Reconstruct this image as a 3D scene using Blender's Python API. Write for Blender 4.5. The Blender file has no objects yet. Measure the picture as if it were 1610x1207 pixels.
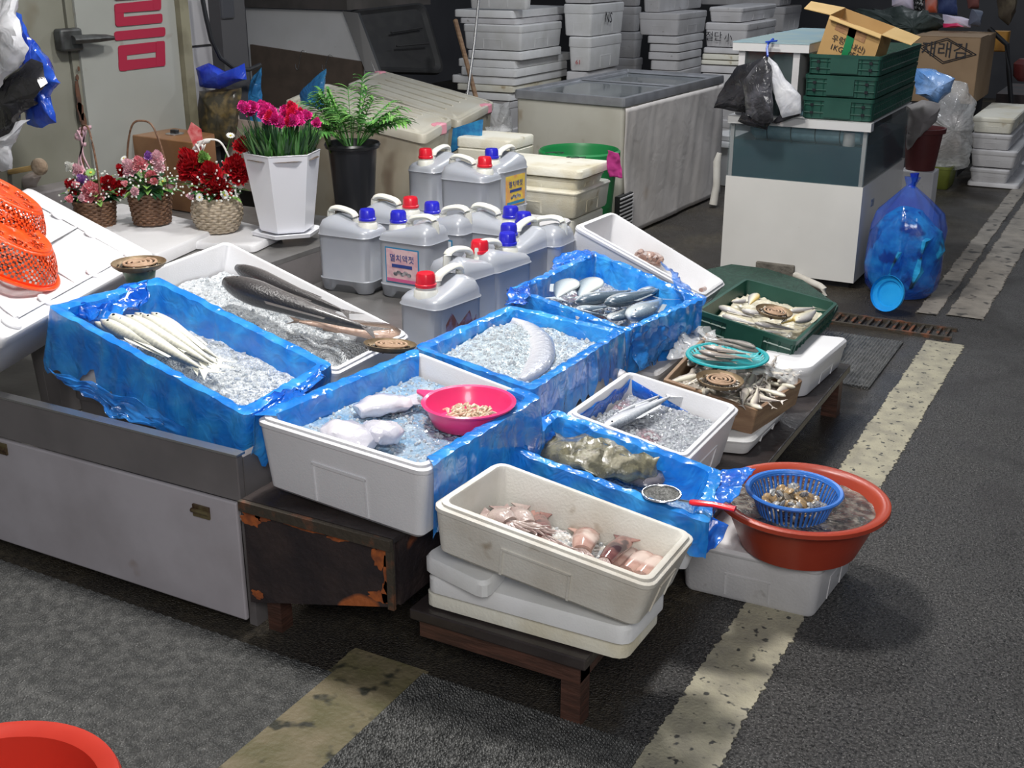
import bpy, bmesh, math, random
from mathutils import Vector, Matrix, noise, Euler
from math import sin, cos, pi, radians as R

# ---------------------------------------------------------------- scene, camera, light
sc = bpy.context.scene
col = sc.collection
IW, IH, F, CH = 1610, 1207, 1850.0, 1.7
PITCH = math.atan(678/F)
YAW = math.atan(1074*cos(PITCH)/F)
cam = bpy.data.objects.new('camera', bpy.data.cameras.new('camera'))
col.objects.link(cam)
cam.location = (0, 0, CH)
cam.rotation_euler = (pi/2-PITCH, 0, YAW)
cam.data.sensor_width = 36
cam.data.lens = 36*F/IW
cam.data.clip_end = 200
sc.camera = cam
w = bpy.data.worlds.new('world'); sc.world = w; w.use_nodes = True
w.node_tree.nodes['Background'].inputs[0].default_value = (.62, .68, .8, 1)
w.node_tree.nodes['Background'].inputs[1].default_value = .22
vs = sc.view_settings
vs.view_transform = 'Standard'; vs.look = 'None'; vs.exposure = 0.0; vs.gamma = 1; vs.use_curve_mapping = False

def lamp(name, loc, e, size, c=(1, .97, .93), rot=(0, 0, 0), sy=None):
    l = bpy.data.lights.new(name, 'AREA'); l.energy = e; l.size = size; l.color = c
    l.shape = 'RECTANGLE' if sy else 'DISK'
    if sy: l.size_y = sy
    o = bpy.data.objects.new(name, l); col.objects.link(o); o.location = loc; o.rotation_euler = rot
    return o
lamp('stall_lamp', (-2.0, 2.6, 3.7), 118, .5)
lamp('stall_lamp', (-2.2, 4.6, 3.4), 62, .35)
lamp('market_lamp', (-2.6, 7.6, 3.6), 62, .5, (.93, .96, 1))
lamp('market_lamp', (-.9, 13.5, 4.2), 60, .8, (.9, .95, 1))
lamp('front_fill', (1.2, -1.6, 3.4), 120, 1.6, (1, .98, .96), (R(50), 0, R(18)))  # added fill behind the camera, brightens the faces turned to the front

# ---------------------------------------------------------------- pixel rays onto known planes
fw = Vector((-sin(YAW)*cos(PITCH), cos(YAW)*cos(PITCH), -sin(PITCH)))
rt = Vector((cos(YAW), sin(YAW), 0)); upv = rt.cross(fw)
def ray(x, y): return fw+rt*((x-IW/2)/F)+upv*((IH/2-y)/F)
C0 = Vector((0, 0, CH))
def at(x, y, z=0.0): d = ray(x, y); return C0+d*((z-CH)/d.z)
def onX(x, y, X): d = ray(x, y); return C0+d*(X/d.x)
def onY(x, y, Y): d = ray(x, y); return C0+d*(Y/d.y)

# ---------------------------------------------------------------- materials
MT = {}
def nd(nt, t, **k):
    n = nt.nodes.new(t)
    for a, b in k.items(): setattr(n, a, b)
    return n
def rgba(c): return (c[0], c[1], c[2], 1)
def mat(name, c1, c2=None, scale=5, lo=.42, hi=.62, rough=.5, metal=0, bump=0, bscale=40, trans=0, alpha=1,
        coat=0, stretch=None, c3=None, s3=60, lo3=.6, hi3=.66, bkind='noise', spec=.5, attr=False, ramp=None, sss=0, emit=0, detail=5):
    if name in MT: return MT[name]
    m = bpy.data.materials.new(name); m.use_nodes = True; nt = m.node_tree; L = nt.links
    b = nt.nodes['Principled BSDF']; I = b.inputs
    I['Base Color'].default_value = rgba(c1); I['Roughness'].default_value = rough; I['Metallic'].default_value = metal
    I['Transmission Weight'].default_value = trans; I['Alpha'].default_value = alpha; I['Coat Weight'].default_value = coat
    I['Coat Roughness'].default_value = .08; I['Specular IOR Level'].default_value = spec
    if sss: I['Subsurface Weight'].default_value = sss; I['Subsurface Radius'].default_value = (.02, .015, .012)
    if emit: I['Emission Color'].default_value = rgba(c1); I['Emission Strength'].default_value = emit
    tc = nd(nt, 'ShaderNodeTexCoord'); vec = tc.outputs['Object']
    if stretch:
        mp = nd(nt, 'ShaderNodeMapping'); mp.inputs['Scale'].default_value = stretch
        L.new(vec, mp.inputs[0]); vec = mp.outputs[0]
    out = None
    if ramp:
        at_ = nd(nt, 'ShaderNodeAttribute', attribute_name='dv')
        nz = nd(nt, 'ShaderNodeTexNoise'); nz.inputs['Scale'].default_value = 60; nz.inputs['Detail'].default_value = 4; L.new(vec, nz.inputs['Vector'])
        ad = nd(nt, 'ShaderNodeMath', operation='MULTIPLY_ADD'); ad.inputs[1].default_value = .28; ad.inputs[2].default_value = -.14
        L.new(nz.outputs[0], ad.inputs[0])
        a2 = nd(nt, 'ShaderNodeMath', operation='ADD'); L.new(at_.outputs['Fac'], a2.inputs[0]); L.new(ad.outputs[0], a2.inputs[1])
        r = nd(nt, 'ShaderNodeValToRGB'); e = r.color_ramp.elements
        e[0].position = ramp[0][0]; e[0].color = rgba(ramp[0][1]); e[1].position = ramp[-1][0]; e[1].color = rgba(ramp[-1][1])
        for p, c in ramp[1:-1]: x = e.new(p); x.color = rgba(c)
        L.new(a2.outputs[0], r.inputs[0]); out = r.outputs[0]
    elif c2:
        nz = nd(nt, 'ShaderNodeTexNoise'); nz.inputs['Scale'].default_value = scale; nz.inputs['Detail'].default_value = detail
        L.new(vec, nz.inputs['Vector'])
        r = nd(nt, 'ShaderNodeValToRGB'); e = r.color_ramp.elements
        e[0].position = lo; e[0].color = rgba(c1); e[1].position = hi; e[1].color = rgba(c2)
        L.new(nz.outputs[0], r.inputs[0]); out = r.outputs[0]
    if c3:
        n3 = nd(nt, 'ShaderNodeTexNoise'); n3.inputs['Scale'].default_value = s3; n3.inputs['Detail'].default_value = 2; L.new(vec, n3.inputs['Vector'])
        r3 = nd(nt, 'ShaderNodeMapRange'); r3.inputs[1].default_value = lo3; r3.inputs[2].default_value = hi3; L.new(n3.outputs[0], r3.inputs[0])
        mx = nd(nt, 'ShaderNodeMix', data_type='RGBA')
        if out: L.new(out, mx.inputs[6])
        else: mx.inputs[6].default_value = rgba(c1)
        mx.inputs[7].default_value = rgba(c3); L.new(r3.outputs[0], mx.inputs[0]); out = mx.outputs[2]
    if out: L.new(out, I['Base Color'])
    if bump:
        if bkind == 'voronoi':
            t = nd(nt, 'ShaderNodeTexVoronoi'); o = t.outputs['Distance']
        else:
            t = nd(nt, 'ShaderNodeTexNoise'); t.inputs['Detail'].default_value = 6; o = t.outputs[0]
            if bkind == 'crinkle': t.inputs['Distortion'].default_value = 1.6; t.inputs['Detail'].default_value = 2
        t.inputs['Scale'].default_value = bscale; L.new(vec, t.inputs['Vector'])
        bp = nd(nt, 'ShaderNodeBump'); bp.inputs['Strength'].default_value = min(bump, 1); bp.inputs['Distance'].default_value = .01*max(1, bump)
        L.new(o, bp.inputs['Height']); L.new(bp.outputs[0], I['Normal'])
    MT[name] = m
    return m

foam = mat('foam', (.80, .80, .80), (.70, .70, .68), 7, .45, .75, rough=.55, bump=.12, bscale=220)
foam_bright = mat('foam_bright', (.76, .76, .78), (.70, .70, .71), 5, .5, .8, rough=.5, bump=.1, bscale=200)
foam_dirty = mat('foam_dirty', (.74, .72, .66), (.55, .50, .42), 6, .42, .78, rough=.6, bump=.15, bscale=160, c3=(.34, .27, .19), s3=14, lo3=.66, hi3=.78)
foam_yellow = mat('foam_yellow', (.80, .78, .68), (.66, .60, .44), 5, .5, .72, rough=.6, bump=.2, bscale=120, c3=(.42, .33, .2), s3=11, lo3=.68, hi3=.8)
foam_grey = mat('foam_grey', (.66, .65, .66), (.50, .49, .49), 4, .4, .75, rough=.6, bump=.12, bscale=120, c3=(.3, .28, .26), s3=18, lo3=.68, hi3=.8)
blue = mat('blue_film', (.006, .22, .78), (.05, .42, .95), 12, .42, .68, rough=.2, coat=.8, bump=.8, bscale=15, bkind='crinkle', alpha=.9)
bluef = mat('blue_film_loose', (.003, .10, .62), (.02, .26, .88), 10, .35, .7, rough=.15, coat=.7, bump=1, bscale=20, bkind='crinkle', alpha=.8)
bluet = mat('blue_film_thin', (.02, .22, .75), (.05, .34, .85), 8, .4, .7, rough=.18, coat=.5, bump=1, bscale=14, bkind='crinkle', alpha=.5)
ice = mat('ice', (.60, .64, .68), (.84, .88, .91), 90, .36, .6, rough=.14, bump=1.1, bscale=130, bkind='voronoi', coat=.4)
slush = mat('slush', (.48, .58, .66), (.74, .82, .87), 60, .35, .65, rough=.1, bump=1.0, bscale=120, bkind='voronoi', coat=.5)
water_blue = mat('icy_blue_water', (.20, .38, .58), (.50, .60, .68), 16, .36, .66, rough=.08, bump=.9, bscale=90, bkind='voronoi', coat=.5)
water_grey = mat('icy_grey_water', (.30, .32, .36), (.52, .54, .58), 26, .36, .66, rough=.1, bump=1.3, bscale=80, bkind='voronoi', coat=.5, c3=(.32, .12, .14), s3=6, lo3=.56, hi3=.72)
chunk = mat('ice_chunk', (.86, .90, .93), rough=.08, trans=.55, spec=.7)
steel = mat('steel', (.20, .185, .185), (.15, .14, .14), 5, .4, .7, rough=.5, metal=.1, bump=.05, bscale=60)
steel_pale = mat('steel_pale', (.50, .47, .50), (.40, .37, .39), 4, .4, .7, rough=.5, metal=.05, bump=.05, bscale=60, c3=(.22, .13, .07), s3=7, lo3=.70, hi3=.82)
steel_floor = mat('steel_floor', (.17, .165, .16), (.25, .245, .24), 6, .4, .7, rough=.32, metal=.4, bump=.1, bscale=30)
rust = mat('rusty_iron', (.022, .016, .018), (.045, .03, .028), 9, .4, .7, rough=.6, bump=.5, bscale=50, c3=(.40, .11, .03), s3=5, lo3=.64, hi3=.68)
rust_edge = mat('rusty_edge', (.05, .04, .028), (.20, .07, .03), 14, .52, .66, rough=.7, bump=.4, bscale=60)
wood_dark = mat('wet_dark_wood', (.06, .03, .022), (.11, .05, .035), 10, .4, .7, rough=.4, bump=.3, bscale=30, stretch=(1, 1, 6))
wood = mat('brown_wood', (.22, .13, .075), (.34, .22, .13), 8, .4, .7, rough=.55, bump=.2, bscale=30, stretch=(1, 1, 6))
wood_top = mat('wet_bench_top', (.028, .022, .022), (.055, .045, .042), 7, .4, .7, rough=.3, bump=.3, bscale=30)
cardboard = mat('cardboard', (.50, .31, .12), (.45, .27, .10), 8, .4, .7, rough=.75)
card_in = mat('cardboard_pale', (.62, .42, .17), (.56, .37, .14), 8, .4, .7, rough=.75)
card_dark = mat('cardboard_brown', (.30, .20, .115), (.26, .17, .095), 6, .4, .7, rough=.75)
jugm = mat('jug_plastic', (.33, .35, .40), (.36, .38, .42), 8, .4, .6, rough=.33, coat=.15, sss=.15)
jugh = mat('jug_handle', (.74, .74, .68), rough=.35, sss=.15)
redcap = mat('red_cap', (.72, .012, .03), rough=.3, coat=.3)
bluecap = mat('blue_cap', (.02, .02, .55), rough=.3, coat=.3)
redbasin = mat('brick_red_plastic', (.40, .055, .025), (.34, .04, .02), 5, .4, .7, rough=.35, bump=.05, bscale=80)
orange = mat('orange_plastic', (.95, .085, .008), rough=.3, coat=.3, sss=.1)
pink = mat('pink_plastic', (.90, .05, .21), rough=.3, coat=.3, sss=.1)
blueplas = mat('blue_plastic', (.035, .17, .58), rough=.3, coat=.2)
teal = mat('teal_plastic', (.01, .33, .36), rough=.35)
dgreen = mat('dark_green_plastic', (.012, .062, .045), (.018, .08, .058), 8, .4, .7, rough=.4, bump=.05, bscale=80)
green = mat('green_plastic', (.012, .22, .06), rough=.4)
black = mat('black_plastic', (.012, .013, .016), rough=.35)
matt_black = mat('matt_black', (.011, .011, .012), (.017, .017, .017), 12, rough=.65)
dark = mat('dark_void', (.010, .010, .012), rough=.9)
whitep = mat('white_paint', (.66, .66, .66), (.61, .61, .60), 4, .4, .7, rough=.35, c3=(.42, .38, .32), s3=26, lo3=.74, hi3=.8)
white_gloss = mat('white_gloss', (.80, .81, .86), rough=.25, coat=.3)
chrome = mat('metal_bright', (.6, .6, .6), rough=.25, metal=.9)
alu = mat('aluminium', (.34, .35, .38), (.27, .28, .30), 8, rough=.35, metal=.5)
glass = mat('glass', (.12, .17, .18), rough=.06, alpha=.22, spec=.6)
glassdark = mat('tank_water', (.005, .040, .075), (.010, .065, .085), 3, .3, .7, rough=.2)
coilm = mat('coil_incense', (.52, .35, .24), (.42, .28, .18), 60, rough=.8)
tin = mat('tin_dish', (.30, .22, .13), (.20, .14, .08), 30, rough=.5, metal=.4)
ash = mat('ash', (.62, .58, .52), (.06, .05, .04), 90, .45, .55, rough=.9)
inkm = mat('black_ink', (.015, .015, .02), rough=.6)
redink = mat('red_ink', (.5, .04, .05), rough=.6)
crimson = mat('crimson_paint', (.30, .012, .04), rough=.5)

# ---------------------------------------------------------------- mesh builder and tagging
class MB:
    def __init__(s): s.v = []; s.f = []; s.m = []; s.d = []; s.k = 0
    def add(s, vs, fs, mi=0, dv=None):
        b = len(s.v); s.v += [Vector(x) for x in vs]; s.f += [tuple(b+i for i in f) for f in fs]; s.m += [mi]*len(fs)
        s.d += dv if dv else [0.5]*len(vs)
        return s
    def grid(s, rows, mi=0, close=False, cap0=False, cap1=False, dv=None):
        n = len(rows[0]); fs = []
        for i in range(len(rows)-1):
            for j in range(n if close else n-1):
                k = (j+1) % n
                fs.append((i*n+j, i*n+k, (i+1)*n+k, (i+1)*n+j))
        if cap0: fs.append(tuple(reversed(range(n))))
        if cap1: fs.append(tuple(range((len(rows)-1)*n, len(rows)*n)))
        return s.add([p for r in rows for p in r], fs, mi, dv)
    def box(s, a, b, mi=0, M=None):
        x0, y0, z0 = a; x1, y1, z1 = b
        v = [Vector(p) for p in ((x0, y0, z0), (x1, y0, z0), (x1, y1, z0), (x0, y1, z0), (x0, y0, z1), (x1, y0, z1), (x1, y1, z1), (x0, y1, z1))]
        if M: v = [M @ p for p in v]
        return s.add(v, [(3, 2, 1, 0), (4, 5, 6, 7), (0, 1, 5, 4), (1, 2, 6, 5), (2, 3, 7, 6), (3, 0, 4, 7)], mi)
    def tube(s, pts, r, n=8, mi=0, cap=True, rz=None, dvf=None, closed=False):
        pts = [Vector(p) for p in pts]; rows = []; dv = []
        N = len(pts)
        for i, p in enumerate(pts):
            t = (pts[(i+1) % N]-pts[i-1]) if closed else (pts[min(i+1, N-1)]-pts[max(i-1, 0)])
            t.normalize(); u = Vector((0, 0, 1))
            if abs(t.z) > .95: u = Vector((0, 1, 0))
            sd = u.cross(t).normalized(); up = t.cross(sd).normalized()
            a = r[i] if isinstance(r, (list, tuple)) else r
            b = (rz[i] if isinstance(rz, (list, tuple)) else rz) if rz is not None else a
            row = []
            for j in range(n):
                th = 2*pi*j/n; row.append(p+sd*(a*cos(th))+up*(b*sin(th))); dv.append(.5+.5*cos(th))
            rows.append(row)
        if closed: rows.append(rows[0]); dv += dv[:n]
        return s.grid(rows, mi, True, cap and not closed, cap and not closed, dv)
    def lathe(s, prof, n=32, mi=0, c=(0, 0, 0), M=None, cap0=False, cap1=False, ph=0):
        rows = []
        for r_, z in prof:
            rows.append([Vector((c[0]+r_*cos(2*pi*j/n+ph), c[1]+r_*sin(2*pi*j/n+ph), c[2]+z)) for j in range(n)])
        if M: rows = [[M @ p for p in r] for r in rows]
        return s.grid(rows, mi, True, cap0, cap1)
    def ball(s, c, r, n=10, mi=0, sc=(1, 1, 1), M=None):
        rows = []
        for i in range(1, n):
            a = pi*i/n
            rows.append([Vector((c[0]+r*sc[0]*sin(a)*cos(2*pi*j/n), c[1]+r*sc[1]*sin(a)*sin(2*pi*j/n), c[2]-r*sc[2]*cos(a))) for j in range(n)])
        if M: rows = [[M @ p for p in q] for q in rows]
        return s.grid(rows, mi, True, True, True)
    def build(s, name, mats, parent=None, base=None, smooth=True, ang=40, bevel=0):
        me = bpy.data.meshes.new(name)
        off = Vector((0, 0, 0))
        if parent is not None:
            p = parent
            while p is not None: off += p.location; p = p.parent
        if base is not None: base = Vector(base)
        o = bpy.data.objects.new(name, me); col.objects.link(o)
        if parent is not None: o.parent = parent
        elif base is not None: o.location = base; off = base
        me.from_pydata([p-off for p in s.v], [], s.f)
        if not isinstance(mats, (list, tuple)): mats = [mats]
        for m in mats: me.materials.append(m)
        me.polygons.foreach_set('material_index', s.m)
        me.attributes.new('dv', 'FLOAT', 'POINT').data.foreach_set('value', s.d)
        me.update()
        bm = bmesh.new(); bm.from_mesh(me)
        bmesh.ops.recalc_face_normals(bm, faces=bm.faces); bm.to_mesh(me); bm.free()
        if smooth:
            me.shade_smooth()
            me.set_sharp_from_angle(angle=R(ang))
        if bevel:
            b = o.modifiers.new('bevel', 'BEVEL'); b.width = bevel; b.segments = 2; b.limit_method = 'ANGLE'; b.angle_limit = R(40)
        return o

def tag(o, label, cat, group=None, kind=None):
    o['label'] = label; o['category'] = cat
    if group: o['group'] = group
    if kind: o['kind'] = kind
    return o
def thing(name, label, cat, loc=(0, 0, 0), group=None):
    o = bpy.data.objects.new(name, None); o.empty_display_size = .05; col.objects.link(o); o.location = loc
    return tag(o, label, cat, group)
def struct(o): o['kind'] = 'structure'; return o
def copy_tree(o, parent=None, kids=True):
    c = o.copy(); col.objects.link(c)
    if parent is not None: c.parent = parent
    if kids:
        for ch in list(o.children): copy_tree(ch, c)
    return c
def nz(p, s=1.0): return noise.noise(Vector(p)*s)
rnd = random.Random(7)
def smooth_path(P, k=4):
    out = []
    for i in range(len(P)-1):
        p0, p1, p2, p3 = P[max(i-1, 0)], P[i], P[i+1], P[min(i+2, len(P)-1)]
        for j in range(k):
            s = j/k; out.append(.5*((2*p1)+(p2-p0)*s+(2*p0-5*p1+4*p2-p3)*s*s+(3*p1-p0-3*p2+p3)*s**3))
    return out+[P[-1]]

def text_mb(txt, size, M, mats, parent=None, name='lettering', ext=.0006, base=None):
    cu = bpy.data.curves.new('t', 'FONT'); cu.body = txt; cu.size = size; cu.extrude = ext; cu.align_x = 'CENTER'; cu.align_y = 'CENTER'
    cu.resolution_u = 2
    o = bpy.data.objects.new('t', cu); col.objects.link(o)
    bpy.context.view_layer.update()
    dg = bpy.context.evaluated_depsgraph_get()
    me = bpy.data.meshes.new_from_object(o.evaluated_get(dg))
    bpy.data.objects.remove(o); bpy.data.curves.remove(cu)
    mb = MB(); mb.add([M @ v.co for v in me.vertices], [tuple(p.vertices) for p in me.polygons])
    bpy.data.meshes.remove(me)
    return mb.build(name, mats, parent, base=base, smooth=False)
def frame(origin, x, y):
    x = Vector(x).normalized(); z = x.cross(Vector(y)).normalized(); y = z.cross(x)
    m = Matrix((x, y, z)).transposed().to_4x4(); m.translation = Vector(origin); return m
FY = lambda o: frame(o, (1, 0, 0), (0, 0, 1))    # on a face looking towards -Y
FX = lambda o: frame(o, (0, 1, 0), (0, 0, 1))    # on a face looking towards +X

# ---------------------------------------------------------------- tray / box shapes from four rim corners
class Quad:
    """L, B, R_, N = rim corners; s runs L->N, t runs L->B, d = depth below the rim"""
    def __init__(s, L, B, R_, N):
        s.L, s.B, s.R, s.N = L, B, R_, N
        s.n = ((N-L).cross(B-L)).normalized()
        if s.n.z < 0: s.n = -s.n
        s.l = ((N-L).length+(R_-B).length)/2; s.w = ((B-L).length+(R_-N).length)/2
        s.c = (L+B+R_+N)/4
    def p(s, u, v, d=0):
        return s.L*(1-u)*(1-v)+s.B*(1-u)*v+s.R*u*v+s.N*u*(1-v)-s.n*d
    def m(s, x, y, d=0): return s.p(.5+x/s.l, .5+y/s.w, d)     # metres from the centre
def Qpx(c, z):
    if not isinstance(z, (list, tuple)): z = [z]*4
    return Quad(*[at(a[0], a[1], zz) for a, zz in zip(c, z)])
def rrect(l, w, r, n=4):
    o = []
    for cx, cy, a0 in ((l/2-r, w/2-r, 0), (-l/2+r, w/2-r, 90), (-l/2+r, -w/2+r, 180), (l/2-r, -w/2+r, 270)):
        for i in range(n+1): a = R(a0+90*i/n); o.append((cx+r*cos(a), cy+r*sin(a)))
    return o
def rings(mb, q, prof, r=.02, n=4, cap0=True, cap1=True, mi=0, wob=0, seg=0):
    rows = []
    for ins, d in prof:
        pr = rrect(q.l-2*ins, q.w-2*ins, max(.004, r-ins*.4), n)
        if seg:
            pp = []
            for i, a in enumerate(pr):
                b = pr[(i+1) % len(pr)]; L_ = math.hypot(b[0]-a[0], b[1]-a[1]); k = max(1, int(L_/seg))
                pp += [(a[0]+(b[0]-a[0])*j/k, a[1]+(b[1]-a[1])*j/k) for j in range(k)]
            pr = pp
        row = [q.m(x, y, d) for x, y in pr]
        rows.append(row)
    if seg:
        n0 = min(len(x) for x in rows)
        rows = [resamp(x, n0) for x in rows]
    if wob:
        rows = [[p+Vector((nz(p*22), nz(p*22+Vector((5, 3, 1))), nz(p*17+Vector((1, 9, 4)))))*wob*(1 if 0 < i else .6) for p in row] for i, row in enumerate(rows)]
    mb.grid(rows, mi, True, cap0, cap1)
    return mb
def resamp(row, n):
    if len(row) == n: return row
    m_ = len(row); return [row[int(i*m_/n)] for i in range(n)]

def foam_box(name, label, cat, q, h, material, t=.025, taper=.02, group=None, lip=True, panel=True):
    mb = MB()
    pr = [(taper+.012, h), (taper, h-.012), (.004, .03), (.004, .022), (0, .020), (0, .010), (.003, .008)]
    pr += [(.010, .007), (.010, .001), (.012, 0)] if lip else [(.004, 0)]
    pr += [(t-.003, 0), (t, .004), (t+taper*.7, h-t-.01), (t+taper*.7+.01, h-t)]
    rings(mb, q, pr, .03, 4)
    o = mb.build(name, material, base=q.m(0, 0, h), ang=35)
    tag(o, label, cat, group)
    if panel:                                    # moulded grips on the long faces
        for sgn, L_, ax in ((-1, q.l, 0), (1, q.w, 1)):
            g = MB()
            for (a0, a1, d0, d1) in ((-.16, -.15, .4, 1), (.15, .16, .4, 1), (-.16, .16, .38, .42)):
                P = []
                for a, d in ((a0, d0), (a1, d0), (a1, d1), (a0, d1)):
                    dd = h*min(d, .93); ins = .004+(taper-.004)*(dd-.03)/(h-.042)
                    for e in (ins+.002, ins-.0035):
                        P.append(q.m(a*L_, sgn*(q.w/2-e), dd) if ax == 0 else q.m(sgn*(q.l/2-e), a*L_, dd))
                g.add(P, [(0, 2, 4, 6), (1, 7, 5, 3), (0, 1, 3, 2), (2, 3, 5, 4), (4, 5, 7, 6), (6, 7, 1, 0)])
            g.build('moulded_grip', material, o, smooth=False)
    return o
def liner(parent, q, h, m=None, hang=.10, depth=None, t=.025, skip=None, tears=(), mi=0, wob=.006, name='liner'):
    """film draped over the rim, down the outside (hang) and inside"""
    depth = depth or h-.05
    mb = MB(); rows = []
    prof = [(-.014, hang), (-.009, hang*.5), (-.006, .02), (-.003, -.003), (t*.5, -.006), (t+.006, -.001), (t+.012, .02), (t+.022, depth*.6), (t+.028, depth)]
    pr = rrect(q.l, q.w, .02, 3); pp = []
    for i, a in enumerate(pr):
        b = pr[(i+1) % len(pr)]; L_ = math.hypot(b[0]-a[0], b[1]-a[1]); k = max(1, int(L_/.012))
        pp += [(a[0]+(b[0]-a[0])*j/k, a[1]+(b[1]-a[1])*j/k) for j in range(k)]
    keep = [True]*len(pp)
    for k, (ins, d) in enumerate(prof):
        row = []
        for x, y in pp:
            sx = (q.l-2*ins)/q.l; sy = (q.w-2*ins)/q.w
            p0 = q.m(x, y, 0); dd = d
            if k == 0: dd = d*(1+.55*nz(p0, 9)+.35*nz(p0, 31))
            if k == 1: dd = d*(1+.2*nz(p0, 15))
            if k == 8: dd = d
            p = q.m(x*sx, y*sy, dd)
            a = wob*(1.6 if k < 2 else 1)
            p = p+Vector((nz(p0*26+Vector((0, 0, k*.35))), nz(p0*26+Vector((7, 2, k*.35))), .6*nz(p0*34+Vector((3, 9, k)))))*a
            row.append(p)
        rows.append(row)
    for j, (x, y) in enumerate(pp):
        if skip and skip(x/q.l+.5, y/q.w+.5): keep[j] = False
    n = len(pp); V = [p for r_ in rows for p in r_]; fs = []
    for i in range(len(rows)-1):
        for j in range(n):
            k = (j+1) % n
            if keep[j] and keep[k]: fs.append((i*n+j, i*n+k, (i+1)*n+k, (i+1)*n+j))
    mb.add(V, fs)
    return mb.build(name, m or blue, parent, ang=50)
def fill(name, label, cat, q, d, m, amp=.012, sc=14, t=.03, heap=None, nu=60, chunks=0, csz=.006, region=(0, 1, 0, 1), flat=False, tp=.014):
    mb = MB(); rows = []; u0, u1, v0, v1 = region
    nv = max(8, int(nu*q.w/q.l)); bz = min(q.L.z, q.B.z, q.R.z, q.N.z)
    for i in range(nu+1):
        row = []
        for j in range(nv+1):
            u = u0+(u1-u0)*i/nu; v = v0+(v1-v0)*j/nv
            x = (u-.5)*(q.l-2*(t+tp)); y = (v-.5)*(q.w-2*(t+tp))
            p = q.m(x, y, d)
            hgt = amp*(nz(p, sc)+.5*nz(p, sc*2.7)+.3*nz(p, sc*7))
            if heap: hgt += heap(u, v)
            row.append(p+Vector((0, 0, hgt)))
        rows.append(row)
    mb.grid(rows)
    for _ in range(chunks):
        u, v = rnd.random(), rnd.random(); i = int(u*nu); j = int(v*nv)
        p = rows[i][j]; s_ = csz*(.5+rnd.random())
        M = Matrix.Translation(p) @ Euler((rnd.random()*6, rnd.random()*6, rnd.random()*6)).to_matrix().to_4x4()
        mb.box((-s_, -s_*.7, -s_*.5), (s_*.8, s_*.6, s_*.6), 1, M)
    o = mb.build(name, [m, chunk], base=q.m(0, 0, d), ang=60)
    return tag(o, label, cat, kind='stuff')

# ---------------------------------------------------------------- fish
silver = mat('fish_silver', (.6, .6, .6), ramp=[(.1, (.82, .83, .84)), (.55, (.55, .58, .62)), (.8, (.20, .24, .30)), (1, (.06, .08, .12))], rough=.22, coat=.5, bump=.1, bscale=200)
mackerel = mat('fish_mackerel', (.6, .6, .6), ramp=[(.1, (.74, .76, .75)), (.42, (.52, .56, .59)), (.62, (.13, .18, .23)), (1, (.035, .06, .09))], rough=.2, coat=.6, bump=.1, bscale=200)
saury = mat('fish_pale', (.7, .7, .7), ramp=[(.1, (.84, .83, .74)), (.6, (.78, .77, .66)), (.85, (.40, .40, .34)), (1, (.16, .17, .17))], rough=.28, coat=.3, bump=.1, bscale=150)
croaker = mat('fish_croaker', (.7, .7, .7), ramp=[(.05, (.78, .56, .16)), (.35, (.78, .72, .52)), (.7, (.52, .50, .46)), (1, (.22, .21, .22))], rough=.3, coat=.3, bump=.15, bscale=180)
dried = mat('fish_dried', (.7, .7, .7), ramp=[(.05, (.80, .76, .62)), (.4, (.62, .56, .48)), (.7, (.36, .32, .29)), (1, (.14, .12, .11))], rough=.32, coat=.3, bump=.2, bscale=160)
darkfish = mat('fish_dark', (.1, .1, .1), ramp=[(.1, (.34, .31, .28)), (.4, (.13, .12, .115)), (.7, (.055, .05, .05)), (1, (.02, .02, .022))], rough=.3, coat=.4, bump=.3, bscale=70)
hairtail = mat('fish_hairtail', (.7, .7, .7), ramp=[(.1, (.74, .74, .78)), (.5, (.55, .57, .63)), (1, (.28, .31, .38))], rough=.25, coat=.5, bump=.5, bscale=60, metal=.1)
eyem = mat('fish_eye', (.01, .01, .012), rough=.1, coat=.6)
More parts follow.
